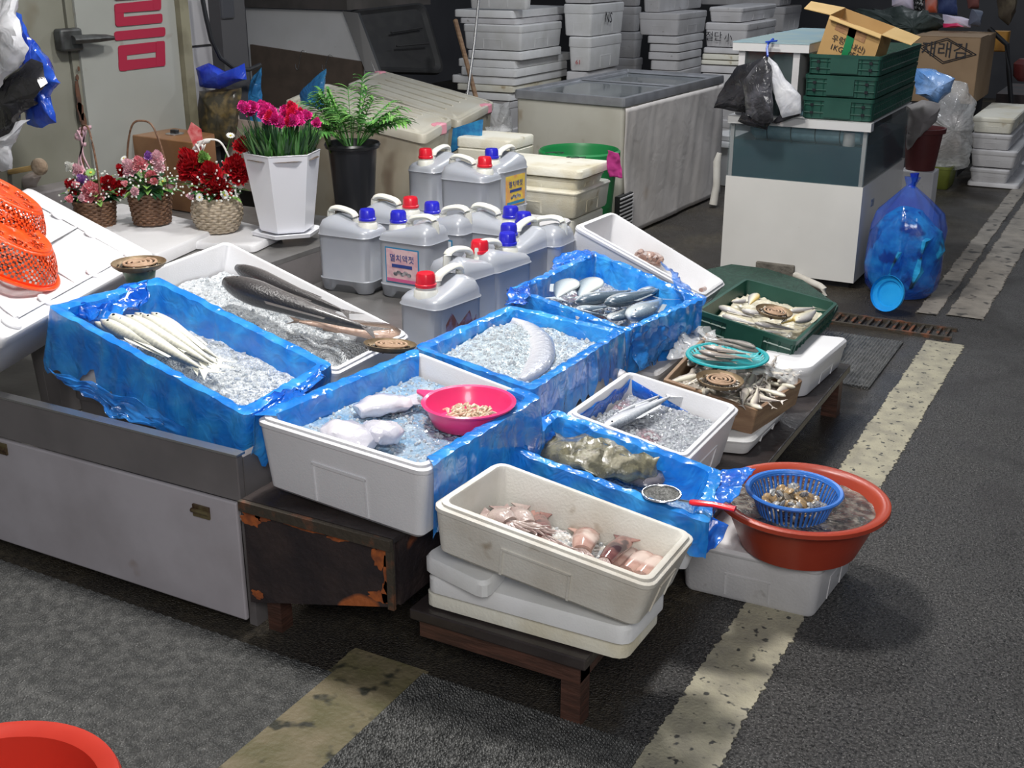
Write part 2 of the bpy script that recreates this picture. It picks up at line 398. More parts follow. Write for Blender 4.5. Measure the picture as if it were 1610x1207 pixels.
def fish(name, L_, H, T, m, bend=0.0, deep=.38, tail=.5, fork=.6, group=None, nose=.25, eye=True, fins=True):
    """lies on its side: length along X (head +X), back towards +Y, thickness along Z; origin underneath"""
    n = 16; pts = []; hy = []; tz = []
    for i in range(n+1):
        t = i/n; x = (t-.5)*L_
        y = bend*L_*(1-(2*t-1)**2)
        pts.append((x, y, T/2))
        k = (sin(pi*min(1, t**.75)) if t < .8 else 1)
        prof = ((t/(1-deep))**.9 if t < 1-deep else max(.0, 1-((t-(1-deep))/deep)**2.2)**.5)
        prof = max(prof*.92+.08*(1-t), .07 if t < .5 else .02)
        if t > .97: prof = max(prof, nose*.4)
        hy.append(H/2*prof); tz.append(T/2*max(prof, .1)**.8)
    mb = MB(); mb.tube(pts, hy, 12, 0, True, tz)
    o = mb.build(name, m, ang=70)
    tf = MB(); x0 = -.5*L_; h = H*tail
    V = [(x0+.03*L_, .06*H, T*.55), (x0-.12*L_, h, T*.5), (x0-.12*L_*(1-fork), 0, T*.5), (x0-.12*L_, -h, T*.5), (x0+.03*L_, -.06*H, T*.55)]
    V2 = [(a, b, c-.0015) for a, b, c in V]
    tf.add(V+V2, [(0, 1, 2), (0, 2, 4), (2, 3, 4), (5, 7, 6), (5, 9, 7), (7, 9, 8), (0, 5, 6, 1), (1, 6, 7, 2), (2, 7, 8, 3), (3, 8, 9, 4)])
    tf.build('tail_fin', m, o, smooth=False)
    if fins:
        f = MB(); V = []
        for s_, x1, x2, hh in ((1, .18, -.25, .17), (-1, -.05, -.25, .13)):
            yy = s_*H*.40
            P = [(x1*L_, yy, T*.55), (x1*L_-.06*L_, yy+s_*hh*H+bend*L_, T*.55), (x2*L_, yy*.9+s_*hh*.4*H, T*.55), (x2*L_, yy*.72, T*.55)]
            f.add(P+[(a, b, c-.002) for a, b, c in P], [(0, 1, 2, 3), (7, 6, 5, 4), (0, 4, 5, 1), (1, 5, 6, 2), (2, 6, 7, 3)])
        f.build('fin', m, o, smooth=False)
    if eye:
        e = MB(); e.ball((.41*L_, .07*H, T*.84), .009, 7); e.build('eye', eyem, o)
    return o
def put(o, loc, rz=0, rx=0, ry=0):
    o.location = loc; o.rotation_euler = (rx, ry, rz); return o
def tilt_of(q):
    a = (q.N-q.L).normalized(); b = (q.B-q.L).normalized(); return math.asin(b.z), -math.asin(a.z)

# ================================================================ SETTING
def floor_mat():
    m = bpy.data.materials.new('wet_ground'); m.use_nodes = True; nt = m.node_tree; L = nt.links; b = nt.nodes['Principled BSDF']
    tc = nd(nt, 'ShaderNodeTexCoord'); P = tc.outputs['Object']
    sx = nd(nt, 'ShaderNodeSeparateXYZ'); L.new(P, sx.inputs[0])
    def noi(s, d=4):
        n = nd(nt, 'ShaderNodeTexNoise'); n.inputs['Scale'].default_value = s; n.inputs['Detail'].default_value = d; L.new(P, n.inputs['Vector']); return n.outputs[0]
    def ramp(i, a, ca, b_, cb):
        r = nd(nt, 'ShaderNodeValToRGB'); e = r.color_ramp.elements; e[0].position = a; e[0].color = rgba(ca); e[1].position = b_; e[1].color = rgba(cb); L.new(i, r.inputs[0]); return r.outputs[0]
    def mix(f, a, c):
        x = nd(nt, 'ShaderNodeMix', data_type='RGBA'); L.new(f, x.inputs[0])
        L.new(a, x.inputs[6]); L.new(c, x.inputs[7]); return x.outputs[2]
    asp = mix(ramp(noi(230, 2), .60, (0, 0, 0), .67, (1, 1, 1)), ramp(noi(110, 5), .36, (.006, .006, .006), .64, (.085, .082, .080)), ramp(noi(30), .3, (.16, .16, .155), .7, (.34, .33, .32)))
    wet = mix(ramp(noi(2.2), .46, (0, 0, 0), .62, (1, 1, 1)), ramp(noi(120, 4), .36, (.008, .006, .005), .66, (.055, .046, .036)), ramp(noi(40, 5), .4, (.028, .022, .014), .7, (.10, .082, .055)))
    n = noi(14); ad = nd(nt, 'ShaderNodeMath', operation='MULTIPLY_ADD'); ad.inputs[1].default_value = .10; L.new(n, ad.inputs[0]); L.new(sx.outputs[0], ad.inputs[2])
    mr = nd(nt, 'ShaderNodeMapRange'); mr.inputs[1].default_value = -.86; mr.inputs[2].default_value = -.82; L.new(ad.outputs[0], mr.inputs[0])
    L.new(mix(mr.outputs[0], wet, asp), b.inputs['Base Color'])
    rr = nd(nt, 'ShaderNodeMapRange'); rr.inputs[1].default_value = .4; rr.inputs[2].default_value = .62; rr.inputs[3].default_value = .28; rr.inputs[4].default_value = .62; L.new(noi(3), rr.inputs[0]); L.new(rr.outputs[0], b.inputs['Roughness'])
    bp = nd(nt, 'ShaderNodeBump'); bp.inputs['Strength'].default_value = .9; bp.inputs['Distance'].default_value = .012; L.new(noi(170, 3), bp.inputs['Height']); L.new(bp.outputs[0], b.inputs['Normal'])
    return m
mb = MB(); mb.box((-14, -3, -.1), (8, 30, 0)); struct(mb.build('floor', floor_mat(), smooth=False))
paint = mat('worn_yellow_paint', (.40, .37, .27), (.28, .26, .20), 12, .4, .64, rough=.6, c3=(.05, .05, .045), s3=38, lo3=.62, hi3=.68, bump=.4, bscale=120)
kerb = mat('worn_concrete', (.30, .27, .23), (.20, .18, .155), 9, .4, .65, rough=.7, c3=(.06, .055, .05), s3=13, lo3=.60, hi3=.68, bump=.5, bscale=80)
def strip(name, x0, x1, y0, y1, m, z=.003, rag=.02, step=.006, ragl=None):
    mb = MB(); n = int((y1-y0)/step); rows = []
    for i in range(n+1):
        y = y0+(y1-y0)*i/n
        a = x0+rag*(.5*nz((1, y*5, 0))+.5*nz((4, y*37, 0))+.5*nz((4, y*90, 0))); b = x1+rag*(.5*nz((7, y*4, 0))+.5*nz((2, y*45, 0))+.5*nz((3, y*110, 0)))
        rows.append([(a, y, -.001), (a, y, z), (b, y, z), (b, y, -.001)])
    mb.grid(rows); return struct(mb.build(name, m, smooth=False))
strip('trim_1', -.80, -.635, .3, 5.52, paint, rag=.016)
strip('trim_2', -.79, -.62, 5.98, 20, kerb, z=.006, rag=.02)
strip('trim_3', -.93, -.835, 5.95, 20, kerb, z=.006, rag=.018)
strip('trim_4', -1.62, -1.40, .9, 2.12, mat('mossy_concrete', (.20, .165, .10), (.12, .11, .05), 7, .4, .62, rough=.6, c3=(.03, .03, .02), s3=16, lo3=.58, hi3=.68, bump=.5, bscale=60), z=.004, rag=.012)

def ribbed_mat(name, label, x0, x1, y0, y1, c1, c2, n=60, z=.012, rough=.45, rot=0):
    mb = MB(); rows = []; s = (x1-x0)/n
    for i in range(n*2+1):
        x = x0+s*i/2; zz = z if i % 2 else z-.004
        rows.append([(x, y0, 0), (x, y0, zz), (x, y1, zz), (x, y1, 0)])
    mb.grid(rows, cap0=True, cap1=True)
    m = mat(name+'_m', c1, c2, 30, .4, .65, rough=rough, bump=.8, bscale=150, bkind='voronoi')
    return tag(mb.build(name, m, base=((x0+x1)/2, (y0+y1)/2, 0), smooth=False), label, 'floor mat')
ribbed_mat('rubber_floor_mat', 'ribbed dark grey rubber mat at the bottom edge, in front of the low bench', -1.40, -.80, .7, 2.10, (.075, .076, .074), (.13, .13, .125), 70)
ribbed_mat('rubber_floor_mat', 'large wet blackish floor mat in front of the steel counter, lower left', -4.6, -1.60, .4, 2.0, (.011, .010, .0075), (.046, .043, .033), 90, .007)
ribbed_mat('rubber_floor_mat', 'greenish grey wet mat on the ground between the bench end and the drain grate', -1.75, -.89, 4.72, 5.42, (.12, .125, .115), (.17, .175, .16), 60, .012)

# drain grate
t = thing('drain_grate', 'rusty slotted metal drain grate across the ground below the blue rubbish bag', 'drain grate', (-1.0, 5.66, 0))
mb = MB()
for y in (5.56, 5.72): mb.box((-1.75, y, 0), (-.70, y+.018, .016))
mb.build('frame', rust_edge, t, smooth=False)
mb = MB()
for i in range(26): mb.box((-1.74+.04*i, 5.575, .004), (-1.728+.04*i, 5.72, .014))
mb.build('grate_bars', rust_edge, t, smooth=False)

# left building: cold-room wall with door
XW = -4.5
wallm = mat('wall_beige', (.20, .20, .165), (.155, .155, .12), 3, .35, .7, rough=.6, c3=(.13, .11, .07), s3=5, lo3=.62, hi3=.78)
doorm = mat('door_panel', (.30, .31, .29), (.26, .27, .25), 2.5, .35, .7, rough=.5, c3=(.22, .20, .17), s3=9, lo3=.72, hi3=.82)
tilem = mat('grey_panel', (.36, .36, .38), (.30, .30, .32), 3, .35, .7, rough=.6)
def yat(px, py): return onX(px, py, XW).y
y_seam = yat(112, 120); y_d0 = yat(124, 100); y_d1 = yat(279, 100); y_f1 = yat(293, 100); y_w1 = yat(345, 60); y_p1 = yat(384, 60)
mb = MB(); mb.box((XW-.25, -1, 0), (XW, y_seam, 3)); struct(mb.build('wall_left', wallm, smooth=False))
d = MB(); d.box((XW-.2, y_seam+.012, .02), (XW+.005, y_f1-.02, 3)); door = struct(d.build('door_1', wallm, smooth=False))
d = MB(); d.box((XW+.0, y_d0, .03), (XW+.018, y_d1, 2.99)); d.build('door_panel', doorm, door, smooth=False)
d = MB(); d.box((XW+.0, y_d1+.002, .0), (XW+.05, y_f1, 3.0)); struct(d.build('trim_5', mat('frame_olive', (.20, .19, .13), (.13, .12, .08), 6, rough=.6), smooth=False))
mb = MB(); mb.box((XW-.3, y_f1, 0), (XW-.06, y_w1+.02, 3)); struct(mb.build('wall_side', tilem, smooth=False))
mb = MB(); mb.box((XW-.2, y_w1, 0), (XW+.02, y_p1, 3)); struct(mb.build('trim_6', mat('pillar_dark', (.045, .045, .05), rough=.6), smooth=False))
# rust chips at the door edge
chip = mat('rust_chip', (.10, .045, .025), (.04, .025, .02), 30, rough=.9)
mb = MB()
for (px, py, sx_, sz_) in ((124, 155, .016, .10), (127, 175, .02, .05), (122, 122, .01, .015), (124, 108, .006, .012), (131, 205, .008, .014), (132, 190, .016, .04)):
    c = onX(px, py, XW+.02); P = []
    for j in range(12): a = 2*pi*j/12; k = .75+.35*rnd.random(); P.append((XW+.0205, c.y+sx_*k*cos(a), c.z+sz_*k*sin(a)))
    mb.add(P+[(x-.004, y, z) for x, y, z in P], [tuple(range(12)), tuple(range(23, 11, -1))]+[(j, (j+1) % 12, 12+(j+1) % 12, 12+j) for j in range(12)])
mb.build('rust_patch', chip, door, smooth=False)
# latch
c = onX(98, 62, XW); c2 = onX(152, 58, XW)
mb = MB(); mb.box((XW+.005, c.y-.055, c.z-.05), (XW+.06, c.y+.07, c.z+.05)); ob = mb.build('door_latch', mat('cast_iron', (.07, .075, .075), (.04, .04, .04), 20, rough=.45, metal=.4), door, bevel=.012)
mb = MB(); mb.tube([(XW+.06, c.y+.0, c.z+.0), (XW+.075, c.y+.12, c.z+.0), (XW+.08, c2.y-.02, c2.z+.0), (XW+.075, c2.y+.03, c2.z-.004)], [.034, .034, .022, .012], 10, rz=[.02, .02, .016, .01]); mb.build('handle', MT['cast_iron'], ob)
# painted sign on the door
def dp(px, py): c = onX(px, py, XW+.02); return c.y, c.z
def stroke(mb, a, b, c, d_, r=.012):
    (y0, z0), (y1, z1), (y2, z2), (y3, z3) = [dp(*p) for p in (a, b, c, d_)]
    q = Quad(Vector((XW+.0205, y0, z0)), Vector((XW+.0205, y1, z1)), Vector((XW+.0205, y2, z2)), Vector((XW+.0205, y3, z3)))
    q.n = Vector((1, 0, 0)); rows = []; mb.k += 1
    for dd in (.003, -.0005*mb.k): rows.append([q.m(x, y, dd) for x, y in rrect(q.l, q.w, r, 4)])
    mb.grid(rows, 0, True, True, True)
mb = MB()
z4 = lambda x, y: (80+x/4.732, y/4.732)
stroke(mb, z4(500, 340), z4(845, 303), z4(848, 378), z4(502, 420)); stroke(mb, z4(503, 452), z4(850, 420), z4(850, 490), z4(508, 530))
stroke(mb, z4(500, 345), z4(562, 338), z4(568, 528), z4(508, 528)); stroke(mb, z4(780, 308), z4(846, 303), z4(851, 490), z4(783, 496))
stroke(mb, z4(471, 235), z4(849, 200), z4(850, 268), z4(473, 304), .014)
stroke(mb, z4(478, 132), z4(826, 100), z4(828, 168), z4(482, 199), .012); stroke(mb, z4(472, 30), z4(537, 24), z4(541, 190), z4(480, 196), .012)
stroke(mb, z4(472, 30), z4(815, -5), z4(816, 74), z4(474, 98), .012); stroke(mb, z4(755, -40), z4(815, -44), z4(816, 70), z4(757, 74), .012)
stroke(mb, z4(470, -50), z4(815, -80), z4(815, -20), z4(471, 2), .012)
mb.build('painted_lettering', crimson, door, smooth=False)
# grey wall joint, hose and pipe box
y1 = onX(290, 74, XW-.06).y; z1 = onX(290, 74, XW-.06).z; y2 = onX(345, 62, XW-.06).y
mb = MB(); mb.box((XW-.065, y_f1, z1-.004), (XW-.054, y_w1, z1+.004)); struct(mb.build('trim_7', dark, smooth=False))
mb = MB(); P = [onX(x, y, XW-.0) for x, y in ((308, -20), (312, 25), (316, 62), (326, 90), (343, 106), (362, 108), (376, 100))]
P = [p+Vector((.03+.02*i, 0, 0)) for i, p in enumerate(P)]
mb.tube(P, .012, 8); tag(mb.build('hose', black, base=P[3]), 'black hose hanging down the grey wall beside the door frame', 'hose')
a = onX(327, 0, XW-.06); b_ = onX(360, 28, XW-.06)
mb = MB(); mb.box((XW-.06, a.y, b_.z), (XW+.03, onX(348, 0, XW-.06).y, b_.z+.4)); tag(mb.build('electric_box', mat('box_dark_grey', (.035, .037, .045), rough=.5), smooth=False, base=(XW, a.y, b_.z), bevel=.01), 'dark grey box mounted high on the wall above the hose loop', 'electric box')

# far end of the market
mb = MB(); mb.box((-12, 16, 0), (6, 16.2, 5)); struct(mb.build('wall_back', mat('wall_dark', (.05, .05, .055), (.035, .035, .04), 1.2, rough=.8), smooth=False))
mb = MB(); mb.box((-9.2, 5.7, 0), (-9.0, 16, 5)); struct(mb.build('wall_far_left', mat('wall_dark2', (.10, .10, .11), (.08, .08, .09), 1.2, rough=.8), smooth=False))

# ================================================================ BACKGROUND STACKS OF FOAM BOXES
def cquad(cpx, yt, yb, lpx, rpx, Y, yaw=0):
    """box by its near corner: pixel column, top and bottom rows at that corner, left and right silhouette columns"""
    c = onY(cpx, yt, Y); zb = max(0.0, onY(cpx, yb, Y).z)
    wl = onY(lpx, yt, Y).x; dr = onX(rpx, yt-3, c.x).y
    z = c.z; h = z-zb
    q = Quad(Vector((wl, Y, z)), Vector((wl, dr, z)), Vector((c.x, dr, z)), Vector((c.x, Y, z)))
    return q, h
def closed_box(label, q, h, m, group=None, cat='foam box', name='foam_box', lid=.3, rot=0, drop=0):
    if rot:
        c = q.c; Mx = Matrix.Rotation(rot, 3, 'Z'); q = Quad(*[c+Mx @ (p-c) for p in (q.L, q.B, q.R, q.N)])
    mb = MB(); hl = h*lid
    if lid < 1:
        rings(mb, q, [(.022, h), (.016, h-.012), (.006, hl+.004), (.006, hl)], .03, 3)
        o = mb.build(name, m, base=q.m(0, 0, h), ang=35)
        l = MB(); rings(l, q, [(.002, hl-.001), (0, hl-.006), (0, .01), (.008, .001), (.03, 0)], .03, 3); l.build('lid', m, o, ang=35)
        for sgn, ax in ((-1, 0), (1, 1)):         # moulded grip panel on the near long and the near short face
            g = MB()
            for (a0, a1, d0, d1) in ((-.16, -.148, .45, .95), (.148, .16, .45, .95), (-.16, .16, .42, .46)):
                if 1:
                    P = []
                    for a, dd in ((a0, d0), (a1, d0), (a1, d1), (a0, d1)):
                        dd = hl+(h-hl)*dd*.95; e0 = .006+.010*(dd-hl)/(h-hl)
                        for e in (e0-.0015, e0+.004):
                            P.append(q.m(a*q.l, sgn*(q.w/2-e), dd) if ax == 0 else q.m(sgn*(q.l/2-e), a*q.w, dd))
                    g.add(P, [(0, 2, 4, 6), (1, 7, 5, 3), (0, 1, 3, 2), (2, 3, 5, 4), (4, 5, 7, 6), (6, 7, 1, 0)])
            g.build('moulded_grip', m, o, smooth=False)
    else:
        rings(mb, q, [(.006, h), (0, h-.004), (0, .01), (.006, .001), (.02, 0)], .03, 3)
        o = mb.build(name, m, base=q.m(0, 0, h), ang=35)
    return tag(o, label, cat, group)
def pillar(cpx, yb, lpx, rpx, Y, label, m, n=2):
    c = onY(cpx, yb, Y); H_ = c.z
    if H_ <= .02: return
    wl = onY(lpx, yb, Y).x; dr = onX(rpx, yb-3, c.x).y
    for i in range(n):
        zt = H_*(n-i)/n-.001
        q = Quad(Vector((wl, Y, zt)), Vector((wl, dr, zt)), Vector((c.x, dr, zt)), Vector((c.x, Y, zt)))
        closed_box(label, q, H_/n-.001, m, group='hidden lower boxes '+label[:12], lid=.25)
ordn = ['first', 'second', 'third', 'fourth', 'fifth', 'sixth', 'seventh', 'eighth', 'ninth', 'tenth', 'eleventh']
def stack(rows, Y, m, where, base=True, nb=2):
    for i, (c, yt, yb, l, r, kind, mm) in enumerate(rows):
        q, h = cquad(c, yt, yb-.6, l, r, Y+.02*rnd.random())
        lid = 1 if kind == 'lid' else .3
        nm = 'foam_sheet' if kind == 'lid' else 'foam_box'
        closed_box('%s white foam %s, %s from the top in the stack %s' % ('flat' if kind == 'lid' else 'deep', kind, ordn[i], where), q, h, mm or m, 'stacked foam boxes %s' % where, 'foam lid' if kind == 'lid' else 'foam box', nm, lid)
    if base:
        c, yt, yb, l, r = rows[-1][:5]
        pillar(c, yb, l, r, Y+.02, 'white foam box low in the stack %s, mostly hidden' % where, m, nb)
S1 = [(829, -30, 16, 735, 839, 'box', foam), (806, 17, 30, 713, 898, 'lid', foam), (812, 30.5, 40, 722, 886, 'lid', foam_grey), (820, 40, 81, 727, 885, 'box', foam), (820, 82, 96, 734, 884, 'lid', foam),
      (811, 96, 109, 719, 902, 'lid', foam), (811, 109, 123, 723, 893, 'lid', foam), (809, 123, 136, 709, 893, 'lid', foam), (806, 136, 147, 717, 884, 'lid', foam_yellow), (802, 148, 160, 730, 862, 'lid', foam)]
stack(S1, 9.2, foam_grey, 'behind the translucent bins')
S2 = [(931, -44, 6, 884, 985, 'box', foam_grey), (931, 7, 58, 885, 983, 'box', foam), (929, 59, 113, 893, 979, 'box', foam), (921, 114, 128, 889, 972, 'lid', foam_grey)]
stack(S2, 9.9, foam_grey, 'behind the chest freezer', nb=2)
S3 = [(1040, -24, 20, 1010, 1108, 'box', foam_grey), (1068, 21, 57, 1003, 1113, 'box', foam_grey), (1067, 58, 70, 1017, 1108, 'lid', foam_grey), (1068, 70.5, 83, 1020, 1106, 'lid', foam_grey),
      (1068, 83.5, 96, 1018, 1104, 'lid', foam_grey), (1066, 96.5, 112, 1022, 1104, 'lid', foam_grey)]
stack(S3, 10.9, foam_grey, 'left of the marked boxes')
S4 = [(1168, 12, 36, 1114, 1222, 'box', foam_grey), (1176, 37, 76, 1108, 1222, 'box', foam_grey), (1163, 76.5, 86, 1105, 1190, 'lid', foam_grey), (1163, 86.5, 96, 1103, 1190, 'lid', foam_yellow),
      (1163, 96.5, 104, 1101, 1190, 'lid', foam_yellow), (1163, 104.5, 117, 1100, 1190, 'lid', foam_grey), (1160, 117.5, 135, 1102, 1190, 'lid', foam_grey)]
stack(S4, 10.3, foam_grey, 'left of the fish tank')
S5 = [(1300, -70, -30, 1120, 1350, 'box', foam_grey), (1230, -29, 10, 1100, 1250, 'box', foam_grey), (1235, 11, 50, 1140, 1262, 'box', foam_grey)]
stack(S5, 12.6, foam_grey, 'far behind the tank', nb=3)
S6 = [(1003, -40, 10, 960, 1012, 'box', foam_grey), (1000, 11, 50, 955, 1010, 'box', foam_grey), (1000, 51, 92, 955, 1012, 'box', foam_grey)]
stack(S6, 12.2, foam_grey, 'in the dark gap', nb=2)
S7 = [(1596, 187, 212, 1528, 1618, 'box', foam_yellow), (1592, 213, 238, 1526, 1614, 'box', foam_grey), (1600, 239, 267, 1526, 1622, 'box', foam_grey), (1588, 268, 290, 1524, 1610, 'box', foam_grey), (1602, 291, 299, 1520, 1628, 'lid', foam_grey)]
def grow(rows, Y):
    for i, (c, yt, yb, l, r, kind, mm) in enumerate(rows):
        q, h = cquad(c, yt, yb-.4, l, r, Y)
        closed_box('%s white foam %s, %s from the top in the short stack at the right edge' % ('dirty' if mm is foam_yellow else 'greyish', kind, ordn[i]), q, h, mm, 'stacked foam boxes at the right edge', 'foam box', 'foam_box' if kind == 'box' else 'foam_sheet', .3 if kind == 'box' else 1)
grow(S7, onY(1600, 299, 9.3).y if False else at(1600, 299, 0).y)
# marker writing on stacked boxes
def write_on(txt, px, py, Y, size, m=inkm, tilt=0, parent=None, face='Y'):
    c = onY(px, py, Y-.004)
    M = FY(c) @ Matrix.Rotation(tilt, 4, 'Z')
    return text_mb(txt, size, M, m, parent)
def find(pref, k): return [o for o in col.objects if o.get('label', '').find(pref) >= 0][k]
c = at(0, 0, 0)
b2 = find('second from the top in the stack behind the chest freezer', 0); X2 = onY(931, 20, 9.9).x
cc = onX(957, 28, X2+.004); text_mb('NS', .13, FX(cc) @ Matrix.Rotation(-.1, 4, 'Z'), inkm, b2, 'marker_writing')
b3 = find('third from the top in the stack behind the chest freezer', 0)
cc = onY(909, 98, 9.9-.008); text_mb('61', .055, FY(cc), redink, b3, 'marker_writing')
b4 = find('second from the top in the stack left of the fish tank', 0)
cc = onY(1122, 58, 10.27); text_mb('절단', .085, FY(cc), inkm, b4, 'marker_writing')
cc = onY(1145, 60, 10.27); text_mb('小', .075, FY(cc), inkm, b4, 'marker_writing')

# ================================================================ WHITE CABINET BODY WITH BLACK FLAP (upper left)
YV = 8.1
t = thing('market_cabinet', 'big white cabinet body with dark roof and black window flap, behind the flower pots', 'cabinet', onY(500, 60, YV).xy.to_3d())
a = onY(383, 100, YV); b_ = onY(622, 112, YV); top = onY(500, 17, YV).z; bt = .35
# white side with a slanting right edge
P = [onY(386, 12, YV), onY(545, 18, YV), onY(556, 24, YV), onY(562, 45, YV), onY(590, 112, YV), onY(600, 150, YV)]
V = [Vector((P[0].x, YV, .02))]+[P[0]]+P[1:]+[Vector((P[-1].x, YV, .02))]
V2 = [p+Vector((0, .06, 0)) for p in V]; n = len(V)
mb = MB(); mb.add(V+V2, [tuple(range(n)), tuple(range(2*n-1, n-1, -1))]+[(i, (i+1) % n, n+(i+1) % n, n+i) for i in range(n)]); mb.build('white_side', whitep, t, smooth=False)
# roof slab
r1 = onY(374, 11, YV-.03); r2 = onY(545, 17, YV-.03); r3 = onX(700, -2, r2.x+.3)
mb = MB(); mb.box((r1.x, YV-.05, r1.z), (r2.x+.02, YV+1.2, r1.z+.25)); mb.build('roof', mat('roof_dark', (.085, .075, .07), (.06, .055, .05), 5, rough=.7), t, smooth=False)
# black flap, slanted quadrilateral with rounded corners, standing out to the right and back
L_ = onY(543, 17, YV-.005); Y3 = YV+.75
P = [L_, onY(668, 3, Y3), onY(700, 115, Y3), onY(585, 112, YV-.005)]
def roundpoly(P, r, n=5):
    out = []
    for i, p in enumerate(P):
        a = P[i-1]; c_ = P[(i+1) % len(P)]; d1 = (a-p).normalized()*r; d2 = (c_-p).normalized()*r
        for k in range(n+1):
            s = k/n; out.append((p+d1)*(1-s)**2+p*2*s*(1-s)+(p+d2)*s*s)
    return out
ro = roundpoly(P, .09); nn = (P[1]-P[0]).cross(P[3]-P[0]).normalized()
if nn.y > 0: nn = -nn
cen = sum(P, Vector())/4
mb = MB(); rows = [ro, [p-nn*.03 for p in ro]]; mb.grid([[p-nn*.05 for p in ro], ro, [cen+(p-cen)*.94+nn*.006 for p in ro], [cen+(p-cen)*.84-nn*.012 for p in ro]], 0, True, True, True)
fl = mb.build('black_flap', matt_black, t, smooth=False)
mb = MB()
for (x0, y0, x1, y1) in ((604, 60, 662, 45), (612, 82, 672, 70)):
    A = onY(x0, y0, YV+.35); B_ = onY(x1, y1, YV+.62); k1 = (A-P[0]).dot(nn); k2 = (B_-P[0]).dot(nn)
    mb.tube([A-nn*(k1-.003), B_-nn*(k2-.003)], .008, 6)
mb.build('pressed_rib', matt_black, fl)
P = [onY(542, 17, YV-.01), onY(566, 20, YV+.05), onY(600, 112, YV+.05), onY(578, 112, YV-.01)]
mb = MB(); mb.add(P+[p+Vector((0, -.03, 0)) for p in P], [(0, 1, 2, 3), (7, 6, 5, 4), (0, 4, 5, 1), (1, 5, 6, 2), (2, 6, 7, 3), (3, 7, 4, 0)]); mb.build('rubber_seal', black, t, smooth=False)
# brown board leaning on it
yb = YV-.04
P = [onY(393, 70, yb), onY(568, 97, yb), onY(568, 220, yb), onY(388, 220, yb)]
P[2].z = P[3].z = .36; P[3].x = P[0].x; P[2].x = P[1].x
mb = MB(); mb.add(P+[p+Vector((0, .03, 0)) for p in P], [(3, 2, 1, 0), (4, 5, 6, 7), (0, 1, 5, 4), (1, 2, 6, 5), (2, 3, 7, 6), (3, 0, 4, 7)])
tag(mb.build('brown_board', mat('board_brown', (.115, .085, .065), (.09, .068, .052), 7, rough=.75), smooth=False, base=P[3]), 'dark brown board leaning on the white cabinet side with S hooks over it', 'board')
P = [Vector((P[3].x-.02, yb-.02, 0)), Vector((P[2].x+.03, yb+.1, .355))]
mb = MB(); mb.box((P[0].x, yb-.10, 0), (P[1].x, yb+.03, .355)); tag(mb.build('support_crate', matt_black, base=(P[0].x, yb, 0), smooth=False, bevel=.01), 'dark crate standing under the brown board, hidden behind the pots', 'crate')
for k, (x0, y0, x1, y1, lab) in enumerate(((474, 80, 469, 107, 'thin metal hook hooked over the brown board, left one'), (516, 87, 511, 108, 'S-shaped metal hook over the brown board holding a blue bag'))):
    A = onY(x0, y0, yb-.012); B_ = onY(x1, y1, yb-.02)
    mb = MB(); Q_ = [A+Vector((.035, .02, -.01)), A+Vector((.02, .0, .006)), A+Vector((.004, -.004, 0)), (A+B_)/2, B_, B_+Vector((-.012, 0, -.014)), B_+Vector((-.026, 0, 0)), B_+Vector((-.028, 0, .03))]
    mb.tube(Q_, .0028, 6); tag(mb.build('metal_hook', chrome, base=A), lab, 'hook')

def bagmesh(P, depth, m, name, label, cat='plastic bag', amp=.03, seg=26, parent=None):
    """crumpled film body: outline polygon of 3D points inflated to a real thickness"""
    c = sum(P, Vector())/len(P); nn = Vector((-sin(YAW), cos(YAW), 0)); out = []
    n = len(P)
    for i in range(n):
        a, b = P[i], P[(i+1) % n]; k = max(2, int((b-a).length/.02))
        out += [a.lerp(b, j/k) for j in range(k)]
    rows = []
    for (s, d_) in ((.02, -.95), (.35, -.9), (.65, -.7), (.88, -.4), (1, 0), (.88, .4), (.65, .7), (.35, .9), (.02, .95)):
        row = []
        for p in out:
            q = c+(p-c)*s+nn*depth*d_
            q += Vector((nz(q, 9), nz(q+Vector((3, 1, 7)), 9), nz(q+Vector((8, 2, 5)), 9)))*amp+Vector((nz(q, 28), nz(q+Vector((3, 1, 7)), 28), 0))*amp*.5
            row.append(q)
        rows.append(row)
    mb = MB(); mb.grid(rows, 0, True, True, True)
    o = mb.build(name, m, parent, base=None if parent is not None else c)
    if parent is None: tag(o, label, cat)
    return o
film_b1 = mat('bag_blue_dull', (.02, .13, .33), (.03, .20, .42), 8, rough=.3, bump=1, bscale=14, bkind='crinkle', alpha=.92)
film_deep = mat('bag_deep_blue', (.01, .03, .42), (.02, .06, .5), 8, rough=.25, bump=.8, bscale=12, bkind='crinkle')
film_clear = mat('bag_clear', (.62, .63, .62), (.8, .8, .8), 10, rough=.15, bump=1, bscale=16, bkind='crinkle', alpha=.42, coat=.5)
film_white = mat('bag_white', (.62, .63, .68), (.74, .75, .78), 8, rough=.35, bump=.8, bscale=10, bkind='crinkle')
film_black = mat('bag_black', (.012, .012, .015), (.03, .03, .035), 8, rough=.22, bump=1, bscale=13, bkind='crinkle', coat=.3)
Yq = 5.6
bagmesh([onY(x, y, Yq) for x, y in ((512, 108), (510, 135), (514, 200), (480, 205), (470, 150), (492, 124))], .04, film_b1, 'blue_bag', 'dull blue plastic bag hanging from the S hook on the brown board', amp=.012)
bagmesh([onY(x, y, 5.2) for x, y in ((412, 105), (414, 170), (425, 250), (345, 255), (330, 230), (375, 150))], .05, film_b1, 'blue_bag', 'dull blue plastic bag hanging left behind the flower baskets', amp=.015)
bagmesh([onY(x, y, 4.78) for x, y in ((308, 108), (328, 100), (352, 112), (384, 100), (387, 125), (345, 140), (312, 136))], .06, film_deep, 'blue_tray', 'deep blue plastic tray on top of the sack beside the wall', 'tray', .008)
